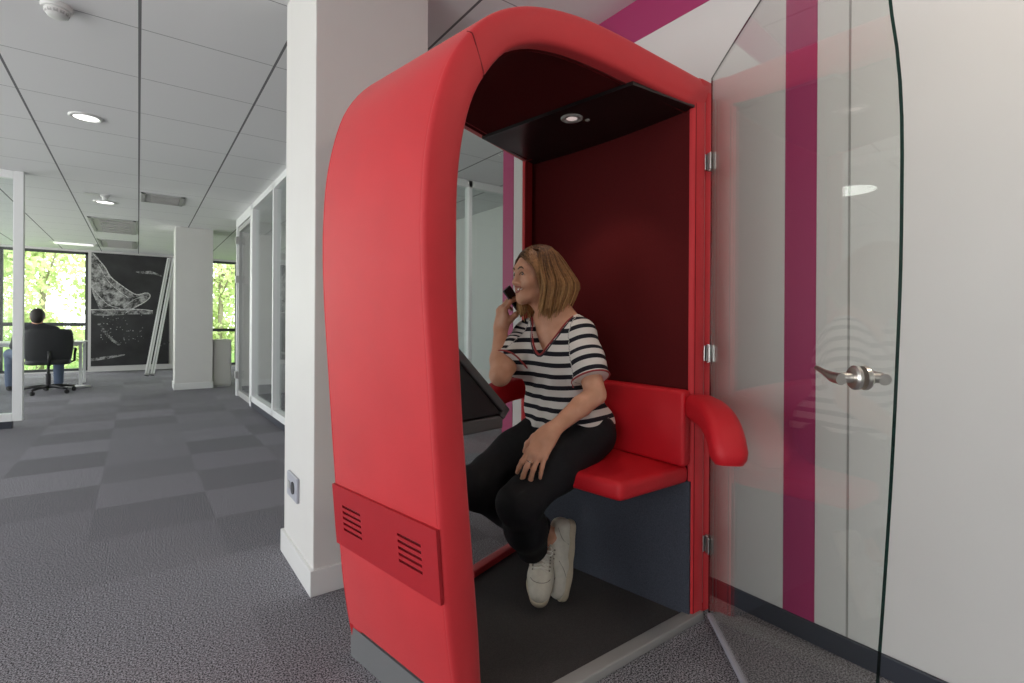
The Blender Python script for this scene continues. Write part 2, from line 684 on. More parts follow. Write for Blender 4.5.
# far wall with its windows, mural bay and piers
wf = MB()
wf.box((XL, YF, 0), (XE, YF + .2, 0.03))
wf.box((XL, YF, 2.47), (XE, YF + .2, HC))
wf.box((-0.835, YF - .03, 0), (0.70, YF + .2, HC))
wf.box((-0.835, YF - .05, 0), (0.70, YF - .03, 0.11))
wf.box((0.70, YF, 0), (1.15, YF + .2, HC))
structure(wf.build('wall_far', 'wall_white'))


def window(n, x0, x1, z0, z1, mull, y=YF, rail=1.0):
    f = MB()
    t = 0.05
    f.box((x0, y + .02, z0), (x1, y + .09, z0 + t))
    f.box((x0, y + .02, z1 - t), (x1, y + .09, z1))
    xs = [x0, *mull, x1 - t]
    for x in xs:
        f.box((x, y + .02, z0), (x + t, y + .09, z1))
    f.box((x0, y + .01, rail - .035), (x1, y + .09, rail + .035))
    o = structure(f.build('window_%d' % n, 'dark_frame'))
    MB().box((x0 + .02, y + .05, z0 + .02), (x1 - .02, y + .058, z1 - .02)).build('glass_pane', 'window_glass', o)


window(1, XL, -0.835, 0.03, 2.47, [-3.3, -2.15], rail=0.98)
window(2, 1.15, XE, 0.03, 2.47, [1.86, 2.75, 3.7], rail=0.86)

# window wall on the left, out of the photograph: daylight comes in here
wl = MB()
wl.box((XL - .2, YB, 0), (XL, YF, 0.18))
wl.box((XL - .2, YB, 2.44), (XL, YF, HC))
y = YB
while y < YF:
    wl.box((XL - .2, y, 0.18), (XL, y + .22, 2.44))
    y += 2.4
structure(wl.build('wall_left', 'wall_white'))
k = 3
y = YB
while y < YF - .3:
    f = MB()
    y0, y1 = y + .22, min(y + 2.4, YF)
    for a, b in ((y0, y0 + .05), (y1 - .05, y1)):
        f.box((XL - .12, a, .18), (XL - .06, b, 2.44))
    f.box((XL - .12, y0, .18), (XL - .06, y1, .23))
    f.box((XL - .12, y0, 2.39), (XL - .06, y1, 2.44))
    structure(f.build('window_%d' % k, 'dark_frame'))
    k += 1
    y += 2.4

# ------------------------------------------------------------------ ceiling fittings


def downlight(x, y, label, r=0.085):
    t = thing('ceiling_light', label, 'ceiling light', (x, y, HC), 0, 'round downlights in the ceiling')
    MB().lathe([(r * .86, -.001), (r * .9, -.012), (r * 1.1, -.010), (r * 1.18, -.003), (r * 1.18, .002), (r * .86, .002)], 36).build('trim_ring', 'white_gloss', t, smooth=True)
    MB().lathe([(r * .86, -.004), (r * .86, .0)], 32).build('diffuser', 'lamp_diffuser', t)
    return t


downlight(-0.307, 4.74, 'round lit downlight in the ceiling nearest the smoke detector')
downlight(-0.334, 7.97, 'small round lit downlight in the ceiling just beyond the tiny sensor', 0.10)
# the smoke detector
t = thing('smoke_detector', 'white domed smoke detector on the ceiling in the top left corner', 'smoke detector', (-0.310, 3.15, HC))
MB().lathe([(.058, 0), (.060, -.012), (.056, -.022), (.0, -.022)], 36).build('base', 'white_gloss', t, auto=40)
MB().lathe([(.046, -.022), (.047, -.036), (.036, -.050), (.020, -.054), (.001, -.055)], 36).build('sensing_dome', 'white_gloss', t, auto=40)
sl = MB()
for i in range(12):
    a = 2 * math.pi * i / 12
    c = Vector((math.cos(a), math.sin(a), 0))
    w = Vector((-math.sin(a), math.cos(a), 0)) * .008
    p = c * .0465
    q = c * .0405
    sl.add([p - w + Vector((0, 0, -.0335)) + c * .001, p + w + Vector((0, 0, -.0335)) + c * .001, q + w + Vector((0, 0, -.0455)) + c * .0015, q - w + Vector((0, 0, -.0455)) + c * .0015], [(0, 1, 2, 3)])
sl.build('vent_slots', 'mid_grey', t)
# tiny presence sensor
t = thing('presence_sensor', 'tiny round white sensor under the ceiling between the two downlights', 'sensor', (-0.316, 7.53, HC))
MB().lathe([(.045, 0), (.045, -.02), (.03, -.03), (.03, -.045), (.018, -.062), (.001, -.066)], 24).build('housing', 'white_gloss', t, auto=40)
MB().box((-.19, -.05, -.012), (-.06, .05, 0), .003).build('bracket', 'white_gloss', t)


def air_vent(x0, x1, y0, y1, label, stripe):
    t = thing('air_vent', label, 'air vent', ((x0 + x1) / 2, (y0 + y1) / 2, HC), 0, 'air vents in the far ceiling')
    w, h = (x1 - x0) / 2, (y1 - y0) / 2
    f = MB()
    f.box((-w, -h, -.012), (w, -h + .04, 0), .002)
    f.box((-w, h - .04, -.012), (w, h, 0), .002)
    f.box((-w, -h, -.012), (-w + .04, h, 0), .002)
    f.box((w - .04, -h, -.012), (w, h, 0), .002)
    f.build('frame', 'mid_grey', t)
    b = MB().box((-w + .03, -h + .03, -.003), (w - .03, h - .03, 0)).build('back_plate', 'vent_grey', t)
    n = 7
    for i in range(n):
        yy = -h + .06 + (2 * h - .12) * i / (n - 1)
        MB().box((-w * .55, yy - .012, -.016), (w * .75, yy + .012, -.002)).build('louvre', 'vent_grey', t)
    return t


air_vent(0.02, 0.44, 7.1, 7.62, 'grey ceiling air vent left of the far column top', 1)
air_vent(-0.58, -0.03, 9.2, 10.6, 'long grey ceiling air vent above the black mural', 1)
air_vent(-0.60, -0.03, 11.6, 12.7, 'farthest grey ceiling vent, right over the top edge of the mural', 1)
# fluorescent panel by the windows
t = thing('ceiling_panel_light', 'long pale panel light in the ceiling above the far left window', 'ceiling light', (-0.98, 12.6, HC))
MB().box((-.34, -.2, -.012), (.34, .2, 0), .004).build('housing', 'white_gloss', t)
MB().box((-.28, -.15, -.015), (.28, .15, -.010)).build('diffuser', 'panel_diffuser', t)

# ------------------------------------------------------------------ wall socket on the near column
t = thing('wall_socket', 'grey double socket plate low on the left face of the white column', 'socket', (0.545, 2.312, 0.345))
MB().box((-.012, -.085, -.052), (0, .085, .052), .004).build('face_plate', 'socket_grey', t)
for yy in (-.022,):
    MB().lathe([(.026, 0), (.026, -.004), (.022, -.003), (.001, -.003)], 24, 0, Matrix.Translation((-.012, yy, 0)) @ Matrix.Rotation(R(90), 4, 'Y')).build('outlet', 'socket_dark', t)
MB().box((-.016, .03, -.016), (-.011, .06, .016), .002).build('switch', 'mid_grey', t)

# ------------------------------------------------------------------ mural on the far wall
mx0, mx1, mz0, mz1 = -0.785, 0.55, 0.115, 2.47
t = thing('mural', 'black and white chalk style mural of a hand holding a rod, on the far wall', 'mural', (0, YF - .05, 0))
MB().box((mx0, -.006, mz0), (mx1, .018, mz1)).build('panel', 'mural_black', t)


def mpt(u, v):
    """u, v run 0..1 across the mural from its top left corner."""
    return (mx0 + u * (mx1 - mx0), mz1 - v * (mz1 - mz0))




def chalk(mb):
    mb.build('chalk_shape', 'chalk', t)


def blob(uv, y=-.0075, th=.002):
    art = MB()
    p = [mpt(*q) for q in uv]
    art.prism([(x, z) for x, z in p], 0, th, 0, 3, 0, Matrix.Translation((0, y, 0)) @ Matrix.Rotation(R(90), 4, 'X'))
    chalk(art)


blob([(0, .0), (.06, .02), (.16, .12), (.22, .2), (.36, .28), (.5, .34), (.56, .4), (.52, .44), (.42, .47), (.36, .5), (.34, .53), (.2, .47), (.1, .5), (.02, .36), (.0, .3)])
blob([(.36, .5), (.45, .42), (.58, .36), (.7, .34), (.74, .37), (.68, .42), (.6, .45), (.5, .51), (.4, .53)], -.0085)
blob([(0, .505), (.3, .50), (.6, .495), (.78, .50), (.78, .535), (.5, .54), (.2, .555), (0, .55)], -.0095)
rg = []
for i in range(28):
    a = 2 * math.pi * i / 28
    rg.append((*mpt(.69 + .115 * math.cos(a), .525 + .075 * math.sin(a)), 0))
art = MB()
art.tube([(x, -.007, z) for x, z, _ in rg], .016, 6, closed=True, flat=.25, up=(0, 0, 1))
chalk(art)
art = MB()
for (u0, v0, u1, v1, n, r0) in ((.10, .63, .34, .81, 12, .028), (.83, .85, .99, .80, 4, .02)):
    for i in range(n):
        f = i / max(1, n - 1)
        u = u0 + (u1 - u0) * f
        v = v0 + (v1 - v0) * (f + .12 * math.sin(f * 3.14))
        cx, cz = mpt(u, v)
        art.prism([(cx + r0 * math.cos(q) * (1 + .3 * f), cz + r0 * .8 * math.sin(q)) for q in np.linspace(0, 6.283, 9)[:-1]], 0, .002, 0, 3, 0, Matrix.Translation((0, -.0075, 0)) @ Matrix.Rotation(R(90), 4, 'X'))
for i in range(90):
    u, v = rng.uniform(.12, .68), rng.uniform(.5, .8)
    cx, cz = mpt(u, v)
    r0 = rng.uniform(.004, .013)
    art.prism([(cx + r0 * math.cos(q), cz + r0 * math.sin(q)) for q in np.linspace(0, 6.283, 7)[:-1]], 0, .002, 0, 3, 0, Matrix.Translation((0, -.0075, 0)) @ Matrix.Rotation(R(90), 4, 'X'))
blob([(.55, .15), (.75, .135), (.98, .19), (.98, .205), (.8, .165), (.6, .165)])
blob([(0, .93), (.2, .915), (.42, .90), (.42, .91), (.2, .94), (0, .955)])
art.build('chalk_speckle', 'chalk', t)['kind'] = 'stuff'
for pl, rr in (([(.02, .01), (.16, .12), (.24, .21), (.38, .285), (.5, .34), (.58, .36), (.7, .34), (.745, .37), (.68, .42), (.56, .47), (.42, .53)], .010), ([(0, .505), (.3, .50), (.6, .495), (.78, .505)], .012), ([(.0, .30), (.12, .40), (.22, .46), (.36, .49)], .007), ([(.08, .10), (.2, .24), (.34, .33), (.46, .39)], .006), ([(.42, .47), (.5, .42), (.6, .385), (.7, .375)], .007)):
    q = catmull([mpt(*p) for p in pl], 40)
    MB().tube([(x, -.009, z) for x, z in q], rr, 6, flat=.3, up=(0, 0, 1)).build('chalk_line', 'chalk_bright', t, smooth=True)

# two long white bars leaning against the wall right of the mural
for i, (xb, xt, lab) in enumerate(((.135, .40, 'left of the two long white metal bars leaning against the mural'), (.225, .50, 'right of the two long white metal bars leaning against the mural'))):
    t = thing('leaning_bar', lab, 'metal bar', (xb, 12.05, 0.0), 0, 'long white bars leaning at the far wall')
    b = Vector((0, 0, .012))
    e = Vector((xt - xb + .14, 13.50 - 12.05, 2.44))
    dirv = (e - b).normalized()
    M = Matrix.Translation(b) @ rot_to(dirv, (1, 0, 0))
    ln = (e - b).length
    MB().box((-.033, -.02, 0), (.033, .02, ln), .006, 2, 0, M).build('bar', 'frame_white', t)
    MB().box((-.006, -.023, .03), (.006, .023, ln - .03), 0, 2, 0, M).build('groove', 'mid_grey', t)
    MB().box((-.036, -.024, 0), (.036, .024, .03), .004, 2, 0, M).build('end_cap', 'mid_grey', t)

# low cream cabinet beside the far column
t = thing('cabinet', 'low cream metal cabinet standing right behind the far column', 'cabinet', (1.10, 9.62, 0))
MB().box((-.14, -.22, .03), (.13, .22, .76), .006).build('body', 'cabinet_cream', t)
MB().box((-.13, -.21, 0), (.12, .21, .03)).build('base', 'mid_grey', t)
dr = MB().box((-.125, -.232, .05), (.115, -.218, .74), .004).build('door', 'cabinet_cream', t)
MB().box((.085, -.245, .36), (.097, -.232, .46), .002).build('handle', 'steel', dr)
# ------------------------------------------------------------------ the phone booth
# local frame: x runs from the desk end (-1) to the seat end (0), y across, front is -y
booth = thing('phone_booth', 'red upholstered office phone booth with rounded roof and open glass door', 'phone booth', (1.567, 1.492, 0), R(10.2))
TAN = math.tan(R(10.2))


def hd(x):
    return 0.4385 + 0.18 * x


def hb(x):
    return 0.4385 + 0.158 * x


OUT = [(-.978, .02), (-.994, .09), (-1.012, .187), (-1.030, .32), (-1.058, .635), (-1.080, .918), (-1.094, 1.103), (-1.100, 1.254), (-1.098, 1.356), (-1.091, 1.454),
       (-1.074, 1.55), (-1.045, 1.645), (-1.012, 1.71), (-.962, 1.775), (-.90, 1.832), (-.82, 1.877), (-.723, 1.908), (-.60, 1.927), (-.45, 1.932), (-.25, 1.931), (.02, 1.928)]
INN = [(-.925, .02), (-.930, .09), (-.938, .16), (-.949, .316), (-.982, .668), (-.998, .864), (-1.012, 1.106), (-1.015, 1.264), (-1.013, 1.393),
       (-.999, 1.505), (-.972, 1.599), (-.926, 1.679), (-.868, 1.744), (-.785, 1.79), (-.69, 1.812), (-.587, 1.820), (-.474, 1.820), (-.351, 1.818), (-.2, 1.816), (-.03, 1.814)]
NP = 90
OUT = [(x, z + .012 * min(1, max(0, (z - 1.5) / .25)) * min(1, max(0, -x / .5))) for x, z in OUT]
INN = [(x + .006, z + .012 * min(1, max(0, (z - 1.5) / .25)) * min(1, max(0, -x / .5))) for x, z in INN]
outp = catmull(OUT, NP)
innp = catmull(INN, NP)


def band(name, sgn, z_from=0.0):
    rings = []
    for o, q in zip(outp, innp):
        L_ = np.linalg.norm(q - o)
        d_ = (q - o) / L_
        prof = [(.010, .062), (.008, .018), (.0015, .0135), (.0005, .011), (.004, .005), (.013, .0005), (L_ * .35, -.003), (L_ * .65, -.003), (L_ - .013, .0005), (L_ - .004, .005), (L_, .013), (L_, .062)]
        ring = []
        for s, dy in prof:
            p = o + d_ * s
            yy = -hd(p[0]) + dy if sgn > 0 else hb(p[0]) - dy
            ring.append((p[0], yy, p[1]))
        rings.append(ring)
    return MB().sweep(rings).build(name, 'red_fabric', booth, auto=50)


def strip(prof_pts, thick, inset, name, m, z_min=0.09, outward=True, x_max=None):
    """A skin that follows a profile from the front of the booth to the back."""
    P = np.array([p for p in prof_pts if p[1] >= z_min and (x_max is None or p[0] <= x_max)])
    T = np.gradient(P, axis=0)
    T /= np.linalg.norm(T, axis=1)[:, None]
    Nn = np.stack([T[:, 1], -T[:, 0]], 1)      # points into the booth
    Q = P + Nn * thick
    rings = []
    ys = [0, .004, .014, .5, .986, .996, 1]
    for (a, b) in zip(P, Q):
        ring = []
        for f in ys:
            e = min(f, 1 - f)
            dip = .006 if e < .002 else (.0015 if e < .008 else 0)
            x, z = a + (b - a) / thick * dip
            ring.append((x, (-hd(a[0]) + inset) + (hd(a[0]) + hb(a[0]) - 2 * inset) * f, z))
        ring.append((b[0], hb(b[0]) - inset, b[1]))
        ring.append((b[0], -hd(b[0]) + inset, b[1]))
        rings.append(ring)
    return MB().sweep(rings).build(name, m, booth, auto=40)


strip(outp, .03, .0125, 'outer_shell', 'red_fabric')
strip([(p[0], p[1]) for p in innp], -.02, .045, 'lining', 'maroon_felt', 0.02, x_max=-.05)
band('front_band', 1)
band('back_band', -1)
# stitched joint across the front band
s = MB()
i = 47
for j in (56,):
    o_, q_ = outp[j], innp[j]
    s.tube([(o_[0] + (q_[0] - o_[0]) * f, -hd(o_[0] + (q_[0] - o_[0]) * f) - .0022 + .0155 * (abs(f - .5) * 2) ** 14, o_[1] + (q_[1] - o_[1]) * f) for f in np.linspace(0.0, 1.0, 16)], .0016, 6)
s.build('seam', 'seam_thread', booth)

# door posts at the seat end
for sgn, x0, x1, nm in ((1, -.068, .034, 'door_post'), (-1, -.028, .064, 'rear_post')):
    m = MB()
    for a, b, dz in ((x0, -.008 if sgn > 0 else x1, 0), (-.004, x1, .0)):
        if sgn < 0 and a != x0:
            continue
        rings = []
        for z in (0.02, 1.885 if sgn > 0 else 1.9):
            rings.append([(a, sgn * (-hd(a) + .02), z), (a, sgn * (-hd(a) + .004), z), (a + .004, sgn * (-hd(a) - .001), z), (b - .004, sgn * (-hd(b) - .001), z), (b, sgn * (-hd(b) + .004), z), (b, sgn * (-hd(b) + .02), z)])
        m.sweep(rings)
    m.build(nm, 'red_fabric', booth, auto=40)
m = MB()
m.prism([(-.030, -hd(-.035) - .002), (.036, -hd(.024) - .002), (.036, -hd(.024) + .07), (-.030, -hd(-.035) + .07)], 1.885, 1.93, .006)
m.build('post_cap', 'red_fabric', booth, auto=40)
m = MB()
m.box((-.0085, -hd(-.006) + .002, .05), (-.0035, -hd(-.006) + .02, 1.88))
m.build('post_joint', 'aluminium', booth)

# foot of the shell: grey metal plinth
m = MB()
m.prism([(-.975, -hd(-.975) + .012), (-.945, -hd(-.945) + .012), (-.945, hb(-.945) - .012), (-.975, hb(-.975) - .012)], 0.0, 0.10)
m.prism([(-.988, -hd(-.988) + .004), (-.974, -hd(-.974) + .004), (-.974, hb(-.974) - .004), (-.988, hb(-.988) - .004)], 0.0, 0.092)
m.build('plinth', 'plinth_grey', booth)

# vent plate on the outer face
def lean(z):
    return float(np.interp(z, outp[:NP // 2, 1], outp[:NP // 2, 0]))


PZ0, PZ1 = .379, .562
slx = (lean(PZ1) - lean(PZ0)) / (PZ1 - PZ0)
g = [(.106, .209), (-.178, -.077)]
slots = [.436 + .0172 * k for k in range(5)]
sh = .0075
zs = [PZ0]
for z in slots:
    zs += [z - sh / 2, z + sh / 2]
zs.append(PZ1)
ycuts = [-.243, g[1][0], g[1][1], g[0][0], g[0][1], .262]
m = MB()


def slab(y0, y1, z0, z1, d0, d1, mm):
    xa, xb = lean(PZ0) + slx * (z0 - PZ0), lean(PZ0) + slx * (z1 - PZ0)
    mm.add([(xa - d0, y0, z0), (xa - d0, y1, z0), (xb - d0, y1, z1), (xb - d0, y0, z1), (xa - d1, y0, z0), (xa - d1, y1, z0), (xb - d1, y1, z1), (xb - d1, y0, z1)],
           [(0, 1, 2, 3), (4, 5, 6, 7), (0, 1, 5, 4), (1, 2, 6, 5), (2, 3, 7, 6), (3, 0, 4, 7)])


for a in range(len(zs) - 1):
    if a % 2 == 0:
        slab(ycuts[0], ycuts[-1], zs[a], zs[a + 1], .001, .010, m)
    else:
        for q in (0, 2, 4):
            slab(ycuts[q], ycuts[q + 1], zs[a], zs[a + 1], .001, .010, m)
vp = m.build('vent_plate', 'red_metal', booth)
for y0, y1 in g:
    m = MB()
    slab(y0 - .004, y1 + .004, slots[0] - .01, slots[-1] + .01, .0005, .0025, m)
    m.build('vent_backing', 'dark_slot', vp)

# seat end: curved lining and the outside skin
def arc(x0, xm, x1, y0, y1, n=17):
    ys = np.linspace(y0, y1, n)
    t = np.linspace(-1, 1, n)
    return [(x0 + (x1 - x0) * (k + 1) / 2 + (xm - (x0 + x1) / 2) * (1 - k * k), yy) for k, yy in zip(t, ys)]


A_ = arc(-.064, .015, .035, -.428, .430)
m = MB()
m.prism(A_ + [(x + .03, y) for x, y in A_[::-1]], .02, 1.83)
m.build('seat_wall_lining', 'maroon_felt', booth, auto=40)
B_ = [(x + .03, y) for x, y in A_]
m = MB()
m.prism(B_ + [(x + .035, y) for x, y in B_[::-1]], .02, 1.93)
m.build('seat_wall_shell', 'red_fabric', booth, auto=40)

# dropped black ceiling panel with its round spotlight
C_ = arc(-.066, .013, .033, -.424, .415)
m = MB()
m.prism([(-.366, -hd(-.366) + .02), *C_, (-.366, hb(-.366) - .03)], 1.815, 1.829)
cp = m.build('ceiling_panel', 'black_panel', booth)
m = MB()
m.lathe([(.020, .001), (.022, -.004), (.036, -.006), (.041, -.003), (.041, .002), (.02, .002)], 32, 0, Matrix.Translation((-.285, -.05, 1.815)))
sp = m.build('spotlight', 'mid_grey', cp, smooth=True)
MB().lathe([(.0205, -.002), (.0205, .001)], 24, 0, Matrix.Translation((-.285, -.05, 1.815))).build('lamp_lens', 'spot_diffuser', cp)
m = MB()
m.lathe([(.008, -.004), (.009, .0)], 16, 0, Matrix.Translation((-.235, -.085, 1.815)))
m.build('sensor_eye', 'mid_grey', cp)

# floor of the booth, front threshold, rear sill
m = MB()
m.prism([(-.93, -hd(-.93) + .03), (-.06, -hd(-.06) + .03), (-.0, hb(0) - .03), (-.93, hb(-.93) - .03)], 0.0, 0.024)
m.build('floor_mat', 'booth_mat', booth)
m = MB()
m.prism([(-.935, -hd(-.935) - .014), (-.02, -hd(-.02) - .014), (-.02, -hd(-.02) + .034), (-.935, -hd(-.935) + .034)], 0.0, 0.03, .004)
m.build('threshold', 'sill_grey', booth, auto=40)
m = MB()
m.prism([(-.935, hb(-.935) - .05), (-.012, hb(-.012) - .05), (-.012, hb(-.012) - .008), (-.935, hb(-.935) - .008)], 0.0, 0.05, .004)
m.build('rear_sill', 'red_fabric', booth, auto=40)

# rear glass
gl = [(float(p[0]) + .004, float(p[1])) for p in innp[::3]] + [(-.012, 1.814), (-.012, .03)]
m = MB()
vs = [(x, hb(x) - .026, z) for x, z in gl] + [(x, hb(x) - .018, z) for x, z in gl]
n = len(gl)
m.add(vs, [tuple(range(n)), tuple(range(2 * n - 1, n - 1, -1))] + [(i, (i + 1) % n, n + (i + 1) % n, n + i) for i in range(n)])
rg_ = m.build('rear_glass', 'door_glass', booth)

# seat, seat base, backrest
m = MB()
foot = [(-.422, -.350), (-.405, .200), (-.30, .345), (-.02, .408), *[(x - .004, y) for x, y in arc(-.064, .015, .035, -.418, .405)[::-1][1:-1]], (-.072, -.414)]
m.prism(foot, .490, .552, .020, 4)
m.build('seat', 'red_fabric_seat', booth, auto=50)
m = MB()
m.prism([(-.078, -.418), (-.070, .41), (-.045, .41), (-.055, -.418)], .024, .495)
m.build('seat_base', 'navy_felt', booth)
F_ = arc(-.125, -.055, -.045, -.418, .405)
K_ = arc(-.068, .010, .030, -.418, .405)
m = MB()
m.prism(F_ + K_[::-1], .552, .820, .016, 4)
m.build('backrest', 'red_fabric_seat', booth, auto=50)


def arm_pad(name, par, M):
    """Padded rest: along u, bending down at its free end; w is its width across."""
    path = catmull([(.06, .765), (.14, .765), (.22, .764), (.29, .754), (.348, .728), (.382, .688), (.390, .652)], 26)
    rings = []
    n = len(path)
    for k, p in enumerate(path):
        t = path[min(k + 1, n - 1)] - path[max(k - 1, 0)]
        t /= np.linalg.norm(t)
        nn = np.array([-t[1], t[0]])
        h = .045
        w0, w1 = .002, .098
        e = 0
        if k == 0 or k == n - 1:
            e = .012
        elif k == 1 or k == n - 2:
            e = .003
        ring = []
        rr = .026
        for (cx, cy, a0) in ((w1 - rr - e, h - rr - e, 0), (w0 + rr + e, h - rr - e, 90), (w0 + rr + e, -h + rr + e, 180), (w1 - rr - e, -h + rr + e, 270)):
            for a in (0, 30, 60, 90):
                w = cx + rr * math.cos(R(a0 + a))
                hh = cy + rr * math.sin(R(a0 + a))
                q = p + nn * hh
                ring.append(M @ Vector((q[0], w, q[1])))
        rings.append(ring)
    return MB().sweep(rings).build(name, 'red_fabric_seat', par, auto=45)


# rear armrest, fixed to the rear glass
ux = Vector((-math.cos(R(10.2)), -math.sin(R(10.2)), 0))
uy = Vector((math.sin(R(10.2)), -math.cos(R(10.2)), 0))
Mr = Matrix.Translation((-.052, hb(-.052) - .026, 0)) @ Matrix((ux, uy, Vector((0, 0, 1)))).transposed().to_4x4()
arm_pad('rear_armrest', booth, Mr)

# desk shelf and tilted lid at the far end
m = MB()
m.box((-1.0, -.12, .735), (-.712, .13, .774), .005)
dk = m.build('desk_shelf', 'dark_grey_laminate', booth)
m = MB()
a_, b_ = Vector((-.697, 0, .783)), Vector((-.985, 0, 1.055))
dd = (b_ - a_).normalized()
M_ = Matrix.Translation(a_) @ Matrix((dd, Vector((0, 1, 0)), dd.cross(Vector((0, 1, 0))))).transposed().to_4x4()
m.box((0, -.125, -.012), ((b_ - a_).length, .135, .014), .005, 2, 0, M_)
m.box((-.004, -.125, -.012), (.02, .135, .028), .004, 2, 0, M_)
dl = m.build('desk_lid', 'dark_grey_laminate', booth)
MB().box((.035, -.112, .0142), ((b_ - a_).length - .02, .122, .0158), 0, 2, 0, M_).build('screen', 'screen_black', dl)
m = MB()
m.add([(-.72, -.118, .779), (-.985, -.118, .779), (-.985, -.118, 1.035), (-.72, .128, .779), (-.985, .128, .779), (-.985, .128, 1.035)],
      [(0, 1, 2), (3, 5, 4), (0, 3, 4, 1), (1, 4, 5, 2), (2, 5, 3, 0)])
m.build('lid_support', 'screen_black', booth)

# glass door, standing open
DA = R(222)
dirw = Vector((math.sin(DA), math.cos(DA), 0))
ir = Matrix.Rotation(-R(10.2), 3, 'Z')
du = ir @ dirw
dn = ir @ Vector((dirw.y, -dirw.x, 0))      # towards the inside of the booth
hinge = ir @ (Vector((1.655, 1.05, 0)) - Vector((1.567, 1.492, 0)))
MD = Matrix.Translation(hinge) @ Matrix((du, dn, Vector((0, 0, 1)))).transposed().to_4x4()
edge = [(.012, .022)]
for x, z in innp[::2]:
    s_ = (-x) / math.cos(R(10.2)) + .012
    if z < 1.60 and z > .03:
        edge.append((s_, z))
side = catmull([edge[-1], (.995, 1.63), (.955, 1.72), (.89, 1.79), (.80, 1.85), (.70, 1.89), (.58, 1.915), (.45, 1.925), (.2, 1.93), (.012, 1.93)], 30)
edge = [(.012, .022), (edge[1][0] - .004, .022)] + edge[1:] + [tuple(q) for q in side[1:]]
m = MB()
n = len(edge)
vs = [MD @ Vector((s_, .0028, z)) for s_, z in edge] + [MD @ Vector((s_, -.0028, z)) for s_, z in edge]
m.add(vs, [tuple(range(n)), tuple(range(2 * n - 1, n - 1, -1))], 0)
m.add(vs, [(i, (i + 1) % n, n + (i + 1) % n, n + i) for i in range(n)], 1)
door = m.build('glass_door', ['door_glass', 'glass_edge'], booth, fix=True)
for p in door.data.polygons:
    p.use_smooth = False
MB().box((.02, -.008, .010), (.90, .008, .026), .002, 2, 0, MD).build('door_seal', 'door_seal', door)
for z in (1.633, .947, .264):
    m = MB()
    m.box((.010, .005, z - .030), (.030, .011, z + .030), .002, 2, 0, MD)
    m.box((.010, -.011, z - .030), (.030, -.005, z + .030), .002, 2, 0, MD)
    m.tube([MD @ Vector((.004, .004, z - .032)), MD @ Vector((.004, .004, z + .032))], .008, 14)
    m.box((-.012, -.016, z - .028), (.012, -.010, z + .028), .002, 2, 0, Matrix.Translation((0, -hd(0) + .013, 0)))
    m.build('hinge', 'steel', door)
arm_pad('door_armrest', door, MD @ Matrix.Translation((0, .004, 0)))
# lever handle through the glass
HS, HZ = .928, .957
m = MB()
for sg in (1, -1):
    Mx = MD @ Matrix.Translation((HS, 0, HZ)) @ Matrix.Rotation(R(-90 * sg), 4, 'X')
    m.lathe([(.021, .004), (.022, .010), (.019, .014), (.0095, .015), (.009, .036), (.001, .036)], 28, 0, Mx)
    m.tube([MD @ Vector((HS + .010, sg * .036, HZ - .002)), MD @ Vector((HS - .012, sg * .040, HZ)), MD @ Vector((HS - .040, sg * .041, HZ + .006)), MD @ Vector((HS - .068, sg * .041, HZ + .012))], [.0105, .0095, .0055, .0045], 14)
m.build('door_handle', 'chrome', door, auto=40)
# ------------------------------------------------------------------ smooth bodies from distance fields


HM = None
HSC = .90


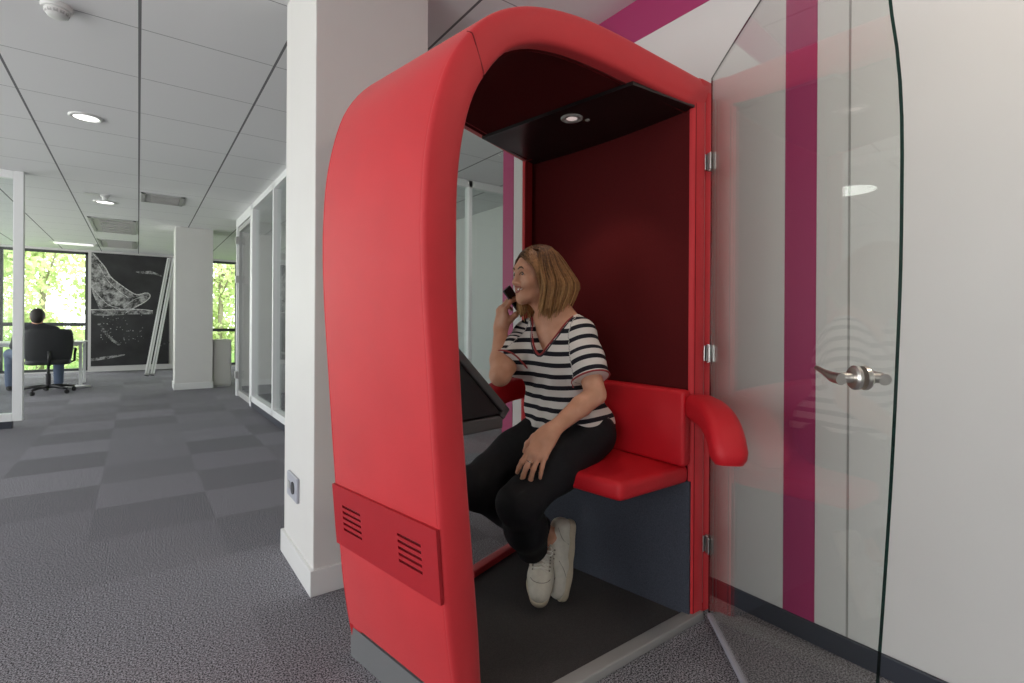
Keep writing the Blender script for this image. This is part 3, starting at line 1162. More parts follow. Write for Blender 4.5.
class SDF:
    def __init__(self, lo, hi, h):
        self.lo = np.array(lo, float)
        self.h = h
        self.n = (np.ceil((np.array(hi) - self.lo) / h)).astype(int) + 1
        self.D = np.full(self.n, 0.5, np.float32)

    def _block(self, lo, hi):
        a = np.clip(np.floor((np.array(lo) - self.lo) / self.h).astype(int), 0, self.n)
        b = np.clip(np.ceil((np.array(hi) - self.lo) / self.h).astype(int) + 1, 0, self.n)
        if np.any(b <= a):
            return None, None
        ax = [(self.lo[i] + self.h * np.arange(a[i], b[i])).astype(np.float32) for i in range(3)]
        P = np.stack(np.meshgrid(*ax, indexing='ij'), -1)
        return tuple(slice(a[i], b[i]) for i in range(3)), P

    def op(self, fn, lo, hi, k=0.02, mode='add'):
        s, P = self._block(np.array(lo) - k * 1.5 - .012, np.array(hi) + k * 1.5 + .012)
        if s is None:
            return self
        d = fn(P)
        o = self.D[s]
        if mode == 'cut':
            d = -d
            h = np.maximum(k - np.abs(o - d), 0) / max(k, 1e-6)
            self.D[s] = np.maximum(o, d) + h * h * k * .25
        else:
            h = np.maximum(k - np.abs(o - d), 0) / max(k, 1e-6)
            self.D[s] = np.minimum(o, d) - h * h * k * .25
        return self

    def cone(self, a, b, ra, rb, k=0.02, mode='add'):
        a, b = np.array(a, np.float32), np.array(b, np.float32)
        r = max(ra, rb)

        def fn(P):
            ba = b - a
            l2 = float(ba @ ba)
            if l2 < 1e-10:
                return np.linalg.norm(P - a, axis=-1) - r
            rr = ra - rb
            a2 = l2 - rr * rr
            il2 = 1.0 / l2
            pa = P - a
            y = pa @ ba
            z = y - l2
            q = pa * l2 - y[..., None] * ba
            x2 = np.einsum('...i,...i->...', q, q)
            y2 = y * y * l2
            z2 = z * z * l2
            kk = np.sign(rr) * rr * rr * x2
            d = (np.sqrt(np.maximum(x2 * a2 * il2, 0)) + y * rr) * il2 - ra
            c1 = np.sign(z) * a2 * z2 > kk
            c2 = np.sign(y) * a2 * y2 < kk
            d = np.where(c2, np.sqrt(np.maximum(x2 + y2, 0)) * il2 - ra, d)
            d = np.where(c1, np.sqrt(np.maximum(x2 + z2, 0)) * il2 - rb, d)
            return d
        return self.op(fn, np.minimum(a, b) - r, np.maximum(a, b) + r, k, mode)

    def path(self, pts, rs, k=0.02, mode='add'):
        for i in range(len(pts) - 1):
            self.cone(pts[i], pts[i + 1], rs[i], rs[i + 1], k, mode)
        return self

    def ell(self, c, r, M=None, k=0.02, mode='add', p=2):
        """ellipsoid at c, radii r along the columns of M."""
        c = np.array(c, np.float32)
        if M is HM:
            r = np.array(r) * HSC
        M = np.eye(3, dtype=np.float32) if M is None else np.array(M, np.float32)
        r = np.array(r, np.float32)
        ext = np.sqrt(((M * r) ** 2).sum(1))

        def fn(P):
            q = (P - c) @ M
            if p != 2:
                k0 = (np.abs(q / r) ** p).sum(-1) ** (1.0 / p)
                return (k0 - 1) * float(r.min())
            k0 = np.linalg.norm(q / r, axis=-1)
            k1 = np.linalg.norm(q / (r * r), axis=-1) + 1e-6
            return k0 * (k0 - 1.0) / k1
        return self.op(fn, c - ext, c + ext, k, mode)

    def sample(self, p):
        f = (np.asarray(p, float) - self.lo) / self.h
        i = np.clip(np.floor(f).astype(int), 0, self.n - 2)
        t = f - i
        D = self.D
        out = 0
        for dx in (0, 1):
            for dy in (0, 1):
                for dz in (0, 1):
                    wgt = (t[..., 0] if dx else 1 - t[..., 0]) * (t[..., 1] if dy else 1 - t[..., 1]) * (t[..., 2] if dz else 1 - t[..., 2])
                    out = out + wgt * D[i[..., 0] + dx, i[..., 1] + dy, i[..., 2] + dz]
        return out

    def grad(self, p, e=None):
        e = e or self.h
        g_ = np.stack([self.sample(p + np.eye(3)[i] * e) - self.sample(p - np.eye(3)[i] * e) for i in range(3)], -1)
        return g_ / (np.linalg.norm(g_, axis=-1, keepdims=True) + 1e-9)

    def snap(self, p, off=0.0, it=12):
        p = np.array(p, float)
        for _ in range(it):
            p = p - self.grad(p) * (self.sample(p) - off)[..., None] * .9
        return p

    def mesh(self):
        """Surface nets: one vertex in each cell the surface crosses."""
        D = self.D
        D[0], D[-1], D[:, 0], D[:, -1], D[:, :, 0], D[:, :, -1] = (.1,) * 6
        S = D < 0
        nx, ny, nz = np.array(D.shape) - 1
        cnt = np.zeros((nx, ny, nz), np.int8)
        for dx in (0, 1):
            for dy in (0, 1):
                for dz in (0, 1):
                    cnt += S[dx:nx + dx, dy:ny + dy, dz:nz + dz]
        act = (cnt > 0) & (cnt < 8)
        idx = np.argwhere(act)
        vid = np.full((nx, ny, nz), -1, np.int64)
        vid[act] = np.arange(len(idx))
        cor = np.array([(i, j, k) for i in (0, 1) for j in (0, 1) for k in (0, 1)])
        V = np.stack([D[idx[:, 0] + c[0], idx[:, 1] + c[1], idx[:, 2] + c[2]] for c in cor], 1)
        acc = np.zeros((len(idx), 3))
        n = np.zeros(len(idx))
        for i in range(8):
            for j in range(i + 1, 8):
                if np.abs(cor[i] - cor[j]).sum() != 1:
                    continue
                a, b = V[:, i], V[:, j]
                m = (a < 0) != (b < 0)
                t = np.where(m, a / np.where(m, a - b, 1), 0)
                acc += np.where(m[:, None], cor[i] + t[:, None] * (cor[j] - cor[i]), 0)
                n += m
        verts = self.lo + self.h * (idx + acc / np.maximum(n, 1)[:, None])
        quads = []
        for ax in range(3):
            o1, o2 = [(1, 2), (2, 0), (0, 1)][ax]
            sl0 = [slice(1, None)] * 3
            sl0[ax] = slice(0, D.shape[ax] - 1)
            e = [s_ for s_ in sl0]
            a = S[tuple(slice(1, D.shape[q] - 1) if q != ax else slice(0, D.shape[q] - 1) for q in range(3))]
            b = S[tuple(slice(1, D.shape[q] - 1) if q != ax else slice(1, D.shape[q]) for q in range(3))]
            w_ = np.argwhere(a != b)
            fl = a[tuple(w_.T)]
            base = w_.copy()
            for q in range(3):
                if q != ax:
                    base[:, q] += 1
            u, v_ = np.zeros(3, int), np.zeros(3, int)
            u[o1], v_[o2] = 1, 1
            c = [vid[tuple((base + d_).T)] for d_ in (-u - v_, -v_, 0 * u, -u)]
            qd = np.stack(c, 1)
            qd = np.where(fl[:, None], qd, qd[:, ::-1])
            quads.append(qd)
        F = np.concatenate(quads)
        return verts, F[(F >= 0).all(1)]

    def build(self, name, mats, parent, origin, smooth_it=1, face_mat=None, attr=None, disp=None):
        v, f = self.mesh()
        if smooth_it:
            E = np.concatenate([f[:, [0, 1]], f[:, [1, 2]], f[:, [2, 3]], f[:, [3, 0]]])
            for _ in range(smooth_it):
                acc = np.zeros_like(v)
                n = np.zeros(len(v))
                for k in range(3):
                    acc[:, k] = np.bincount(E[:, 0], v[E[:, 1], k], len(v)) + np.bincount(E[:, 1], v[E[:, 0], k], len(v))
                n = np.bincount(E[:, 0], minlength=len(v)) + np.bincount(E[:, 1], minlength=len(v))
                v = v * .5 + .5 * acc / np.maximum(n, 1)[:, None]
        me = bpy.data.meshes.new(name)
        me.from_pydata((v - np.array(origin)).tolist(), [], f.tolist())
        for q in ([mats] if isinstance(mats, str) else mats):
            me.materials.append(MATS[q])
        me.polygons.foreach_set('use_smooth', [True] * len(f))
        if face_mat is not None:
            me.polygons.foreach_set('material_index', face_mat(v[f].mean(1)).astype(np.int32))
        if attr is not None:
            at = me.attributes.new(attr[0], 'FLOAT', 'POINT')
            at.data.foreach_set('value', attr[1](v).astype(np.float32))
        me.update()
        o = bpy.data.objects.new(name, me)
        COL.objects.link(o)
        o.parent = parent
        return o


def nrm(v):
    v = np.array(v, float)
    return v / np.linalg.norm(v)


def A3(*v):
    return np.array(v, float)


# ------------------------------------------------------------------ the woman on the phone
PO = A3(1.25, 1.46, 0.0)
woman = thing('person', 'laughing woman in striped t-shirt and black trousers seated in the red booth', 'person', tuple(PO))
# joints
pelvis, waist, chest, neckb = A3(1.358, 1.459, .628), A3(1.330, 1.466, .754), A3(1.313, 1.477, .908), A3(1.290, 1.484, 1.082)
headc = A3(1.2293, 1.5105, 1.234)
lsh, rsh = A3(1.312, 1.362, 1.008), A3(1.272, 1.617, 1.000)
lel, lwr = A3(1.276, 1.243, .806), A3(1.109, 1.287, .690)
lhip, rhip = A3(1.37, 1.363, .637), A3(1.352, 1.545, .637)
lkn, rkn = A3(1.006, 1.327, .460), A3(.958, 1.53, .47)
lank, rank = A3(1.187, 1.467, .199), A3(1.286, 1.462, .225)
rel, rwr = A3(1.089, 1.552, .856), A3(1.164, 1.660, 1.030)
fw = nrm(A3(-.97, -.24, 0))          # where the chest faces
rt = nrm(np.cross(fw, A3(0, 0, 1)))    # her right
# head axes: turned to her right, chin a little up
CAM_L, CAM_F = A3(-.8054, .5927, 0), A3(.5927, .8054, 0)
hf = nrm(CAM_L * .86 - CAM_F * .50 + A3(0, 0, -.05))
hr = nrm(np.cross(hf, nrm(A3(0, 0, 1) + CAM_L * .16 - CAM_F * .08)))
hu = np.cross(hr, hf)
HM = np.stack([hr, hf, hu], 1)


def hp(x, y, z):
    return headc + HM @ (A3(x, y, z) * HSC)


B = SDF((.86, 1.14, .0), (1.56, 1.76, 1.40), .0032)
# head
B.ell(hp(0, -.012, .030), (.073, .094, .086), HM, .01)
B.ell(hp(0, .030, .012), (.064, .064, .080), HM, .02)
B.ell(hp(0, .038, -.045), (.052, .052, .062), HM, .03)
B.cone(hp(-.050, .005, -.060), hp(-.016, .074, -.096), .018, .016, .03)
B.cone(hp(.050, .005, -.060), hp(.016, .074, -.096), .018, .016, .03)
B.ell(hp(0, .080, -.097), (.018, .016, .016), HM, .02)      # chin
B.cone(hp(-.026, .078, .026), hp(.026, .078, .026), .016, .016, .02)   # brow
for s_ in (-1, 1):
    B.ell(hp(s_ * .040, .062, -.030), (.024, .024, .022), HM, .02)   # cheek
    B.ell(hp(s_ * .031, .096, .006), (.015, .011, .009), HM, .012, 'cut')   # eye socket
    B.ell(hp(s_ * .031, .0795, .004), (.0135, .0125, .0115), HM, .004)      # lids over the eye
    B.ell(hp(s_ * .073, -.010, -.005), (.008, .018, .030), HM, .008)     # ear
B.cone(hp(0, .090, .014), hp(0, .111, -.026), .0075, .0095, .014)    # nose
B.ell(hp(0, .110, -.030), (.0105, .0115, .009), HM, .008)
for s_ in (-1, 1):
    B.ell(hp(s_ * .011, .099, -.034), (.008, .010, .007), HM, .006)
# smiling mouth
B.ell(hp(0, .088, -.058), (.026, .014, .018), HM, .02)
B.ell(hp(0, .098, -.058), (.031, .024, .0085), HM, .004, 'cut')
B.path([hp(-.033, .074, -.047), hp(-.015, .0955, -.0505), hp(0, .1005, -.0490), hp(.015, .0955, -.0505), hp(.033, .074, -.047)], [.003, .0036, .0038, .0036, .003], .005)
B.path([hp(-.033, .073, -.049), hp(-.016, .091, -.0655), hp(0, .0955, -.0690), hp(.016, .091, -.0655), hp(.033, .073, -.049)], [.003, .004, .0048, .004, .003], .005)
# neck and trunk
B.path([hp(0, -.020, -.060), neckb + A3(0, 0, .015), chest + A3(0, 0, .10) - fw * .005], [.051, .052, .066], .03)
B.cone(hp(0, .01, -.075), neckb + fw * .012, .036, .042, .03)
SM = np.stack([rt, fw, A3(0, 0, 1)], 1)
B.ell(chest + A3(0, 0, .02), (.128, .086, .150), SM, .05)
B.ell((waist + chest) / 2 + A3(0, 0, -.03), (.112, .078, .14), SM, .06)
B.ell(pelvis + A3(0, 0, .02), (.155, .112, .105), SM, .06)
for s_ in (-1, 1):
    B.ell(chest + rt * s_ * .062 + fw * .050 + A3(0, 0, .0), (.048, .044, .048), SM, .04)
    B.cone(neckb + rt * s_ * .045 - fw * .012, (rsh if s_ > 0 else lsh) + A3(0, 0, .005), .034, .046, .04)   # shoulder slope
    B.cone(chest + A3(0, 0, .105) + rt * s_ * .015 + fw * .055, (rsh if s_ > 0 else lsh) + fw * .02 + A3(0, 0, .02), .013, .012, .03)  # collar bone
# arms
lmid, rmid = lsh * .45 + lel * .55 + A3(0, 0, 0), rsh * .45 + rel * .55
B.path([lsh, lmid, lel], [.046, .041, .036], .008)
B.path([lel, lel * .68 + lwr * .32 + A3(0, 0, .002), lwr], [.036, .036, .0228], .008)
B.path([rsh, rmid, rel], [.046, .041, .037], .008)
B.path([rel, rel * .68 + rwr * .32, rwr], [.037, .037, .0245], .02)


def hand(S, wrist, fwd, back, side, fingers, thumb, scale=1.0, palm_l=.082):
    """back: out of the back of the hand; side: towards the thumb. fingers: per finger (spread, bend1, bend2, bend3)."""
    fwd, back, side = nrm(fwd), nrm(back), nrm(side)
    M = np.stack([side, fwd, back], 1)
    c = wrist + fwd * palm_l * .52
    S.cone(wrist, wrist + fwd * .03, .0225, .022, .02)
    S.ell(c, (.036 * scale, .048, .0140), M, .02, p=2.6)
    S.ell(wrist + fwd * palm_l * .35 + side * .022 - back * .008, (.018, .032, .015), M, .02)
    tips = []
    base_off = [.0275, .0095, -.0095, -.0275]
    lens = [(.040, .025, .021), (.044, .029, .022), (.041, .027, .022), (.032, .021, .019)]
    rad = [.0088, .0092, .0086, .0076]
    adv = [.94, 1.0, .96, .86]
    for i, (spread, b1, b2, b3) in enumerate(fingers):
        p = wrist + fwd * palm_l * adv[i] + side * base_off[i] * scale
        pts = [wrist + fwd * palm_l * .55 + side * base_off[i] * .75, p]
        d = nrm(fwd + side * spread)
        ang = 0
        for ln, b in zip(lens[i], (b1, b2, b3)):
            ang += b
            dd = nrm(d * math.cos(R(ang)) - back * math.sin(R(ang)))
            p = p + dd * ln
            pts.append(p)
        r = rad[i]
        S.path(pts[:2], [r * 1.0, r * 1.12], .008)
        S.path(pts[1:], [r * 1.12, r * 1.0, r * .92, r * .78], .004)
        S.ell(pts[1] + back * .002, (r * 1.15,) * 3, M, .006)
        tips.append(pts)
    tp = [wrist + A3(*thumb[0]) @ M.T] + [wrist + M @ A3(*q) for q in thumb[1:]]
    tp[0] = wrist + M @ A3(*thumb[0])
    S.path(tp, [.0145, .0120, .0105, .0085], .008)
    return tips


# left hand lying on the thigh, fingers hanging over its inner side
th_ax = nrm(lkn - lhip)
lf_ = nrm(A3(1.028, 1.285, .600) - lwr)
lback = nrm(A3(-.33, -.55, .76))
lback = nrm(lback - lf_ * (lback @ lf_))
lside = nrm(np.cross(lf_, lback))
if lside @ CAM_L < 0:
    lside = -lside
LT = hand(B, lwr, lf_, lback, lside, [(.10, 12, 26, 12), (.0, 14, 28, 12), (-.10, 14, 28, 12), (-.24, 12, 26, 12)],
          [(.018, .018, -.006), (.040, .040, -.014), (.050, .068, -.024), (.048, .092, -.034)], palm_l=.098)
# right hand round the phone
ph_c = A3(1.218, 1.634, 1.140)
ph_up = nrm(CAM_L * .72 + A3(0, 0, 1.0) - CAM_F * .18)      # long axis, up past the cheek
ph_n = nrm(A3(0, 0, 1) * .35 + CAM_L * -.52 - CAM_F * -.05)
ph_n = nrm(CAM_F * -.55 - CAM_L * .62 + A3(0, 0, .55))
ph_n = nrm(ph_n - ph_up * (ph_n @ ph_up))
ph_s = np.cross(ph_up, ph_n)
rf_ = nrm(A3(0, 0, 1) + CAM_L * -.08 + CAM_F * -.04)
rback = nrm(CAM_L * .80 - CAM_F * .42)
rback = nrm(rback - rf_ * (rback @ rf_))
rside = nrm(np.cross(rf_, rback))
if rside @ CAM_F > 0:
    rside = -rside
RT = hand(B, rwr, rf_, rback, rside, [(.10, 30, 40, 25), (.02, 34, 46, 28), (-.05, 38, 50, 30), (-.12, 44, 54, 34)],
          [(.018, .018, -.008), (.036, .038, -.022), (.040, .058, -.040), (.034, .074, -.058)])
# legs and ankles (mostly under the trousers)
B.path([lhip, lhip * .5 + lkn * .5, lkn], [.083, .070, .052], .03)
B.path([lkn, lkn * .6 + lank * .4, lank], [.052, .048, .034], .03)
B.path([rhip, rhip * .5 + rkn * .5, rkn], [.083, .070, .052], .03)
B.path([rkn, rkn * .6 + rank * .4, rank], [.052, .048, .034], .03)


# shoes: axes of each foot
def foot(heel, toe, up):
    f = nrm(toe - heel)
    u = nrm(np.array(up) - f * (np.array(up) @ f))
    s = np.cross(f, u)
    return heel, f, u, s, np.linalg.norm(toe - heel)


LF = foot(A3(1.268, 1.512, .166), A3(1.136, 1.376, .066), A3(-.35, -.45, .85))
RF = foot(A3(1.360, 1.446, .258), A3(1.269, 1.386, .042), CAM_L * .86 - CAM_F * .22 + A3(0, 0, .30))
for (he, f, u, s, ln), an in ((LF, lank), (RF, rank)):
    B.path([an, he + f * .05 + u * .05, he + f * ln * .5 + u * .035, he + f * ln * .82 + u * .028], [.034, .034, .030, .024], .02)
body = B.build('body', ['skin'], woman, PO, 1)

# eyes, brows, lips, teeth
def sphere_mesh(mb, c, r, M=None, mi=0, seg=14):
    bm = bmesh.new()
    bmesh.ops.create_uvsphere(bm, u_segments=seg, v_segments=seg // 2 + 2, radius=1.0)
    M = np.eye(3) if M is None else M
    r = (r, r, r) if isinstance(r, (int, float)) else r
    for v in bm.verts:
        v.co = Vector(np.array(c) + M @ (np.array(v.co) * np.array(r)) - PO)
    bm.verts.index_update()
    return mb.bm(bm, mi)


for s_ in (-1, 1):
    m = MB()
    sphere_mesh(m, hp(s_ * .031, .0835, .0035), (.0095, .0086, .0036), HM, 0)
    sphere_mesh(m, hp(s_ * .031 + .002, .0905, .0028), (.0050, .0030, .0036), HM, 1)
    m.build('eye', ['eye_white', 'eye_dark'], woman, smooth=True)
    m = MB()
    m.tube([Vector(B.snap(hp(s_ * (.031 + dx), .098, .010 - dx * dx * 45), .0008) - PO) for dx in np.linspace(-.014, .014, 7)], [.0010, .0018, .0023, .0025, .0024, .0020, .0014], 6)
    m.build('eyelashes', 'brow', woman, smooth=True)
    m = MB()
    m.tube([Vector(B.snap(hp(s_ * x, .105, z), .0005) - PO) for x, z in ((.013, .0255), (.024, .0335), (.036, .0355), (.047, .0305), (.053, .0245))], [.0024, .0034, .0033, .0026, .0014], 6, flat=.6)
    m.build('eyebrow', 'brow', woman, smooth=True)
m = MB()
m.tube([Vector(B.snap(hp(x, .11, z), .0006) - PO) for x, z in ((-.033, -.0460), (-.016, -.0495), (-.005, -.0470), (0, -.0478), (.005, -.0470), (.016, -.0495), (.033, -.0460))], [.0012, .0022, .0027, .0026, .0027, .0022, .0012], 8, flat=.8)
m.tube([Vector(B.snap(hp(x, .11, z), .0006) - PO) for x, z in ((-.033, -.0485), (-.017, -.0650), (-.005, -.0695), (0, -.070), (.005, -.0695), (.017, -.0650), (.033, -.0485))], [.0012, .0026, .0033, .0034, .0033, .0026, .0012], 8, flat=.8)
m.build('lips', 'lips', woman, smooth=True)
m = MB()
tpts = [hp(x, .0960 - x * x * 26, -.0555) for x in np.linspace(-.027, .027, 13)]
rings = []
for p in tpts:
    rings.append([tuple(p + hu * a + hf * b - PO) for a, b in ((.005, -.004), (.005, .0005), (-.0042, .0005), (-.0042, -.004))])
m.sweep(rings)
m.build('teeth', 'teeth', woman)
m = MB()
sphere_mesh(m, hp(0, .078, -.058), (.027, .012, .0085), HM)
m.build('mouth', 'mouth_dark', woman, smooth=True)

# ---- t-shirt
T = SDF((1.02, 1.12, .56), (1.56, 1.78, 1.12), .0036)
T.ell(chest + A3(0, 0, .035) + fw * .004, (.158, .114, .150), SM, .03)
for s_ in (-1, 1):
    T.ell(chest + rt * s_ * .062 + fw * .056, (.064, .064, .066), SM, .05)
T.ell((waist + chest) / 2 + A3(0, 0, -.03) + fw * .004, (.152, .112, .17), SM, .07)
T.ell(pelvis + A3(0, 0, .034) + fw * .004, (.180, .146, .13), SM, .07)
S2 = SDF(T.lo, T.lo + T.h * (T.n - 1), T.h)
for s_, sh, el in ((-1, lsh, lel), (1, rsh, rel)):
    S2.cone(neckb + rt * s_ * .060 - fw * .012 + A3(0, 0, -.010), sh + A3(0, 0, .006), .034, .056, .04)
    d_ = nrm(el - sh)
    e_ = sh + d_ * .190
    S2.path([sh, sh * .5 + e_ * .5, e_], [.058, .061, .068], .03)
    # open hem
    S2.op(lambda P, e_=e_, d_=d_: np.maximum(-((P - (e_ - d_ * .010)) @ d_.astype(np.float32)), np.linalg.norm(P - e_, axis=-1) - .14), e_ - .14, e_ + .14, .002, 'cut')
kk_ = .03
hh_ = np.maximum(kk_ - np.abs(T.D - S2.D[:T.D.shape[0], :T.D.shape[1], :T.D.shape[2]]), 0) / kk_
T.D = np.minimum(T.D, S2.D) - hh_ * hh_ * kk_ * .25


# folds
def folds(P):
    q = (P - chest) @ SM
    side = q[..., 0]
    return .0050 * np.sin(46 * q[..., 2] + 30 * side + 4 * np.sin(20 * side)) * np.clip((-q[..., 2] + .02) / .15, 0, 1) + .002 * np.sin(90 * side + 25 * q[..., 2]) * np.clip((-q[..., 2] - .02) / .15, 0, 1)


ss, PP = T._block(T.lo, T.lo + T.h * T.n)
T.D[ss] += folds(PP).astype(np.float32)
del PP
# hem: a tilted cut above the lap
hem_n = nrm(A3(0, 0, -1) - fw * .30 + rt * .16)
hem_p = pelvis + A3(0, 0, .035)
T.op(lambda P: np.maximum(-((P - hem_p) @ hem_n), -0.2 + 0 * P[..., 0]).astype(np.float32), T.lo, T.lo + T.h * T.n, .004, 'cut')
# neckline: V in front, shallow scoop behind
vbot = chest + A3(0, 0, .028)
vtop = neckb + A3(0, 0, .012)
VW = .098


def vcut(P):
    q = (P - vbot) @ SM
    hgt = (vtop - vbot)[2]
    wdt = VW * np.clip(q[..., 2] / hgt, 0, 1.3) ** .85
    front = np.abs(q[..., 0]) - wdt
    return np.maximum(np.maximum(front, -q[..., 2]), -(q[..., 1] + .012)).astype(np.float32)


T.op(vcut, neckb - .22, neckb + .16, .002, 'cut')
T.op(lambda P: np.maximum(np.hypot(((P - neckb) @ SM)[..., 0] / 1.25, ((P - neckb) @ SM)[..., 1] + .012) - .070, -((P - neckb) @ SM)[..., 2] - .012).astype(np.float32), neckb - .12, neckb + .12, .004, 'cut')


def stripe(v):
    """distance along the cloth, in stripe periods: down the trunk, and along each sleeve."""
    q = (v - chest) @ SM
    out = -(q[:, 2] + q[:, 0] * .10 - .012 * np.sin(q[:, 0] * 14)) / .0415 + 20.05
    for sh, el, s_ in ((lsh, lel, -1), (rsh, rel, 1)):
        d_ = nrm(el - sh)
        a = neckb + rt * s_ * .085 - fw * .012
        d0 = nrm(sh - a)
        l0 = np.linalg.norm(sh - a)
        t0 = (v - a) @ d0
        t1 = (v - sh) @ d_
        wv = np.clip((t1 - .0) / .10, 0, 1)
        t = (np.minimum(t0, l0 + .05)) * (1 - wv) + (l0 + t1) * wv
        lat = (v - chest) @ rt * s_
        on = lat > .108 + np.clip((1.0 - v[:, 2]), 0, 1) * .30
        out = np.where(on, t / .0415 + 30.25, out)
    return out


shirt = T.build('t_shirt', 'shirt_stripes', woman, PO, 1, attr=('stripe', stripe))


def trim(paths, name, m, r, off, closed=False):
    mb = MB()
    for p in paths:
        q = T.snap(np.array(p), off)
        mb.tube([Vector(x - PO) for x in q], r, 8, closed=closed)
    return mb.build(name, m, shirt, smooth=True)


for name, m_, r, wd, dz in (('collar_trim', 'trim_red', .0042, .004, -.004), ('collar_band', 'trim_dark', .0030, .010, -.010)):
    pts = []
    for s_ in (-1, 1):
        hgt = (vtop - vbot)[2]
        for tt in (np.linspace(.92, .0, 16) if s_ < 0 else np.linspace(0.0, .92, 16)):
            z = tt * hgt
            ww = VW * tt ** .85 + wd
            p0 = vbot + rt * s_ * max(ww, 0.0005) + A3(0, 0, z + dz)
            # walk forward until outside, then step back on to the cloth
            ys_ = np.linspace(.20, -.06, 131)
            cand = p0 + ys_[:, None] * fw
            dv = B.sample(cand) if True else 0
            dt = T.sample(p0 + rt * s_ * .008 + ys_[:, None] * fw)
            hit = np.argmax(dt < 0.0) if (dt < 0).any() else np.argmax(dv < 0)
            hb = np.argmax(dv < .004) if (dv < .004).any() else 130
            pts.append(cand[min(hit, hb)] + fw * .001)
    pts = np.array(pts)
    for _ in range(2):
        pts[1:-1] = pts[1:-1] * .5 + .25 * (pts[:-2] + pts[2:])
    mb = MB().tube([Vector(x - PO) for x in pts], r, 8)
    mb.build(name, m_, shirt, smooth=True)
for sh, el in ((lsh, lel), (rsh, rel)):
    d_ = nrm(el - sh)
    e_ = sh + d_ * .176
    u_ = nrm(np.cross(d_, A3(0, 0, 1)))
    v_ = np.cross(d_, u_)
    ring = np.array([e_ + (u_ * math.cos(a) + v_ * math.sin(a)) * .068 for a in np.linspace(0, 2 * math.pi, 40, endpoint=False)])
    q = ring.copy()
    for _ in range(10):
        gq = T.grad(q)
        gq -= (gq @ d_)[:, None] * d_
        q = q - gq * T.sample(q)[:, None] * .8
    MB().tube([Vector(x - PO) for x in q], .0034, 8, closed=True).build('sleeve_trim', 'trim_red', shirt, smooth=True)

# ---- trousers
Q = SDF((.84, 1.20, .10), (1.56, 1.72, .80), .004)
Q.ell(pelvis + A3(0, 0, .016), (.156, .120, .108), SM, .05)
Q.path([lhip, lhip * .5 + lkn * .5 + A3(0, 0, .004), lkn], [.098, .088, .062], .04)
Q.path([lkn, lkn * .55 + lank * .45, lank * .93 + lkn * .07], [.062, .066, .056], .05)
Q.path([rhip, rhip * .5 + rkn * .5 + A3(0, 0, .004), rkn], [.096, .087, .069], .03)
Q.path([rkn, rkn * .55 + rank * .45, rank * .88 + rkn * .12], [.069, .060, .052], .03)
for an, kn, cut_ in ((lank, lkn, .035), (rank, rkn, .075)):
    d_ = nrm(an - kn)
    e_ = an - d_ * cut_
    Q.op(lambda P, e_=e_, d_=d_: np.maximum(-((P - e_) @ d_).astype(np.float32), np.linalg.norm(P - (e_ + d_ * .07), axis=-1) - .10), e_ - .15, e_ + .18, .003, 'cut')
# creases at the lap and behind the knee
ss, PP = Q._block(Q.lo, Q.lo + Q.h * Q.n)
for kn, hip, ph_ in ((lkn, lhip, .3), (rkn, rhip, 1.2)):
    d_ = nrm(kn - hip)
    t_ = (PP - kn) @ d_.astype(np.float32)
    Q.D[ss] += (.0016 * np.sin(t_ * 95 + ph_ + 30 * PP[..., 2]) * np.exp(-(t_ / .10) ** 2)).astype(np.float32)
del PP
trousers = Q.build('trousers', 'trousers_black', woman, PO, 1)


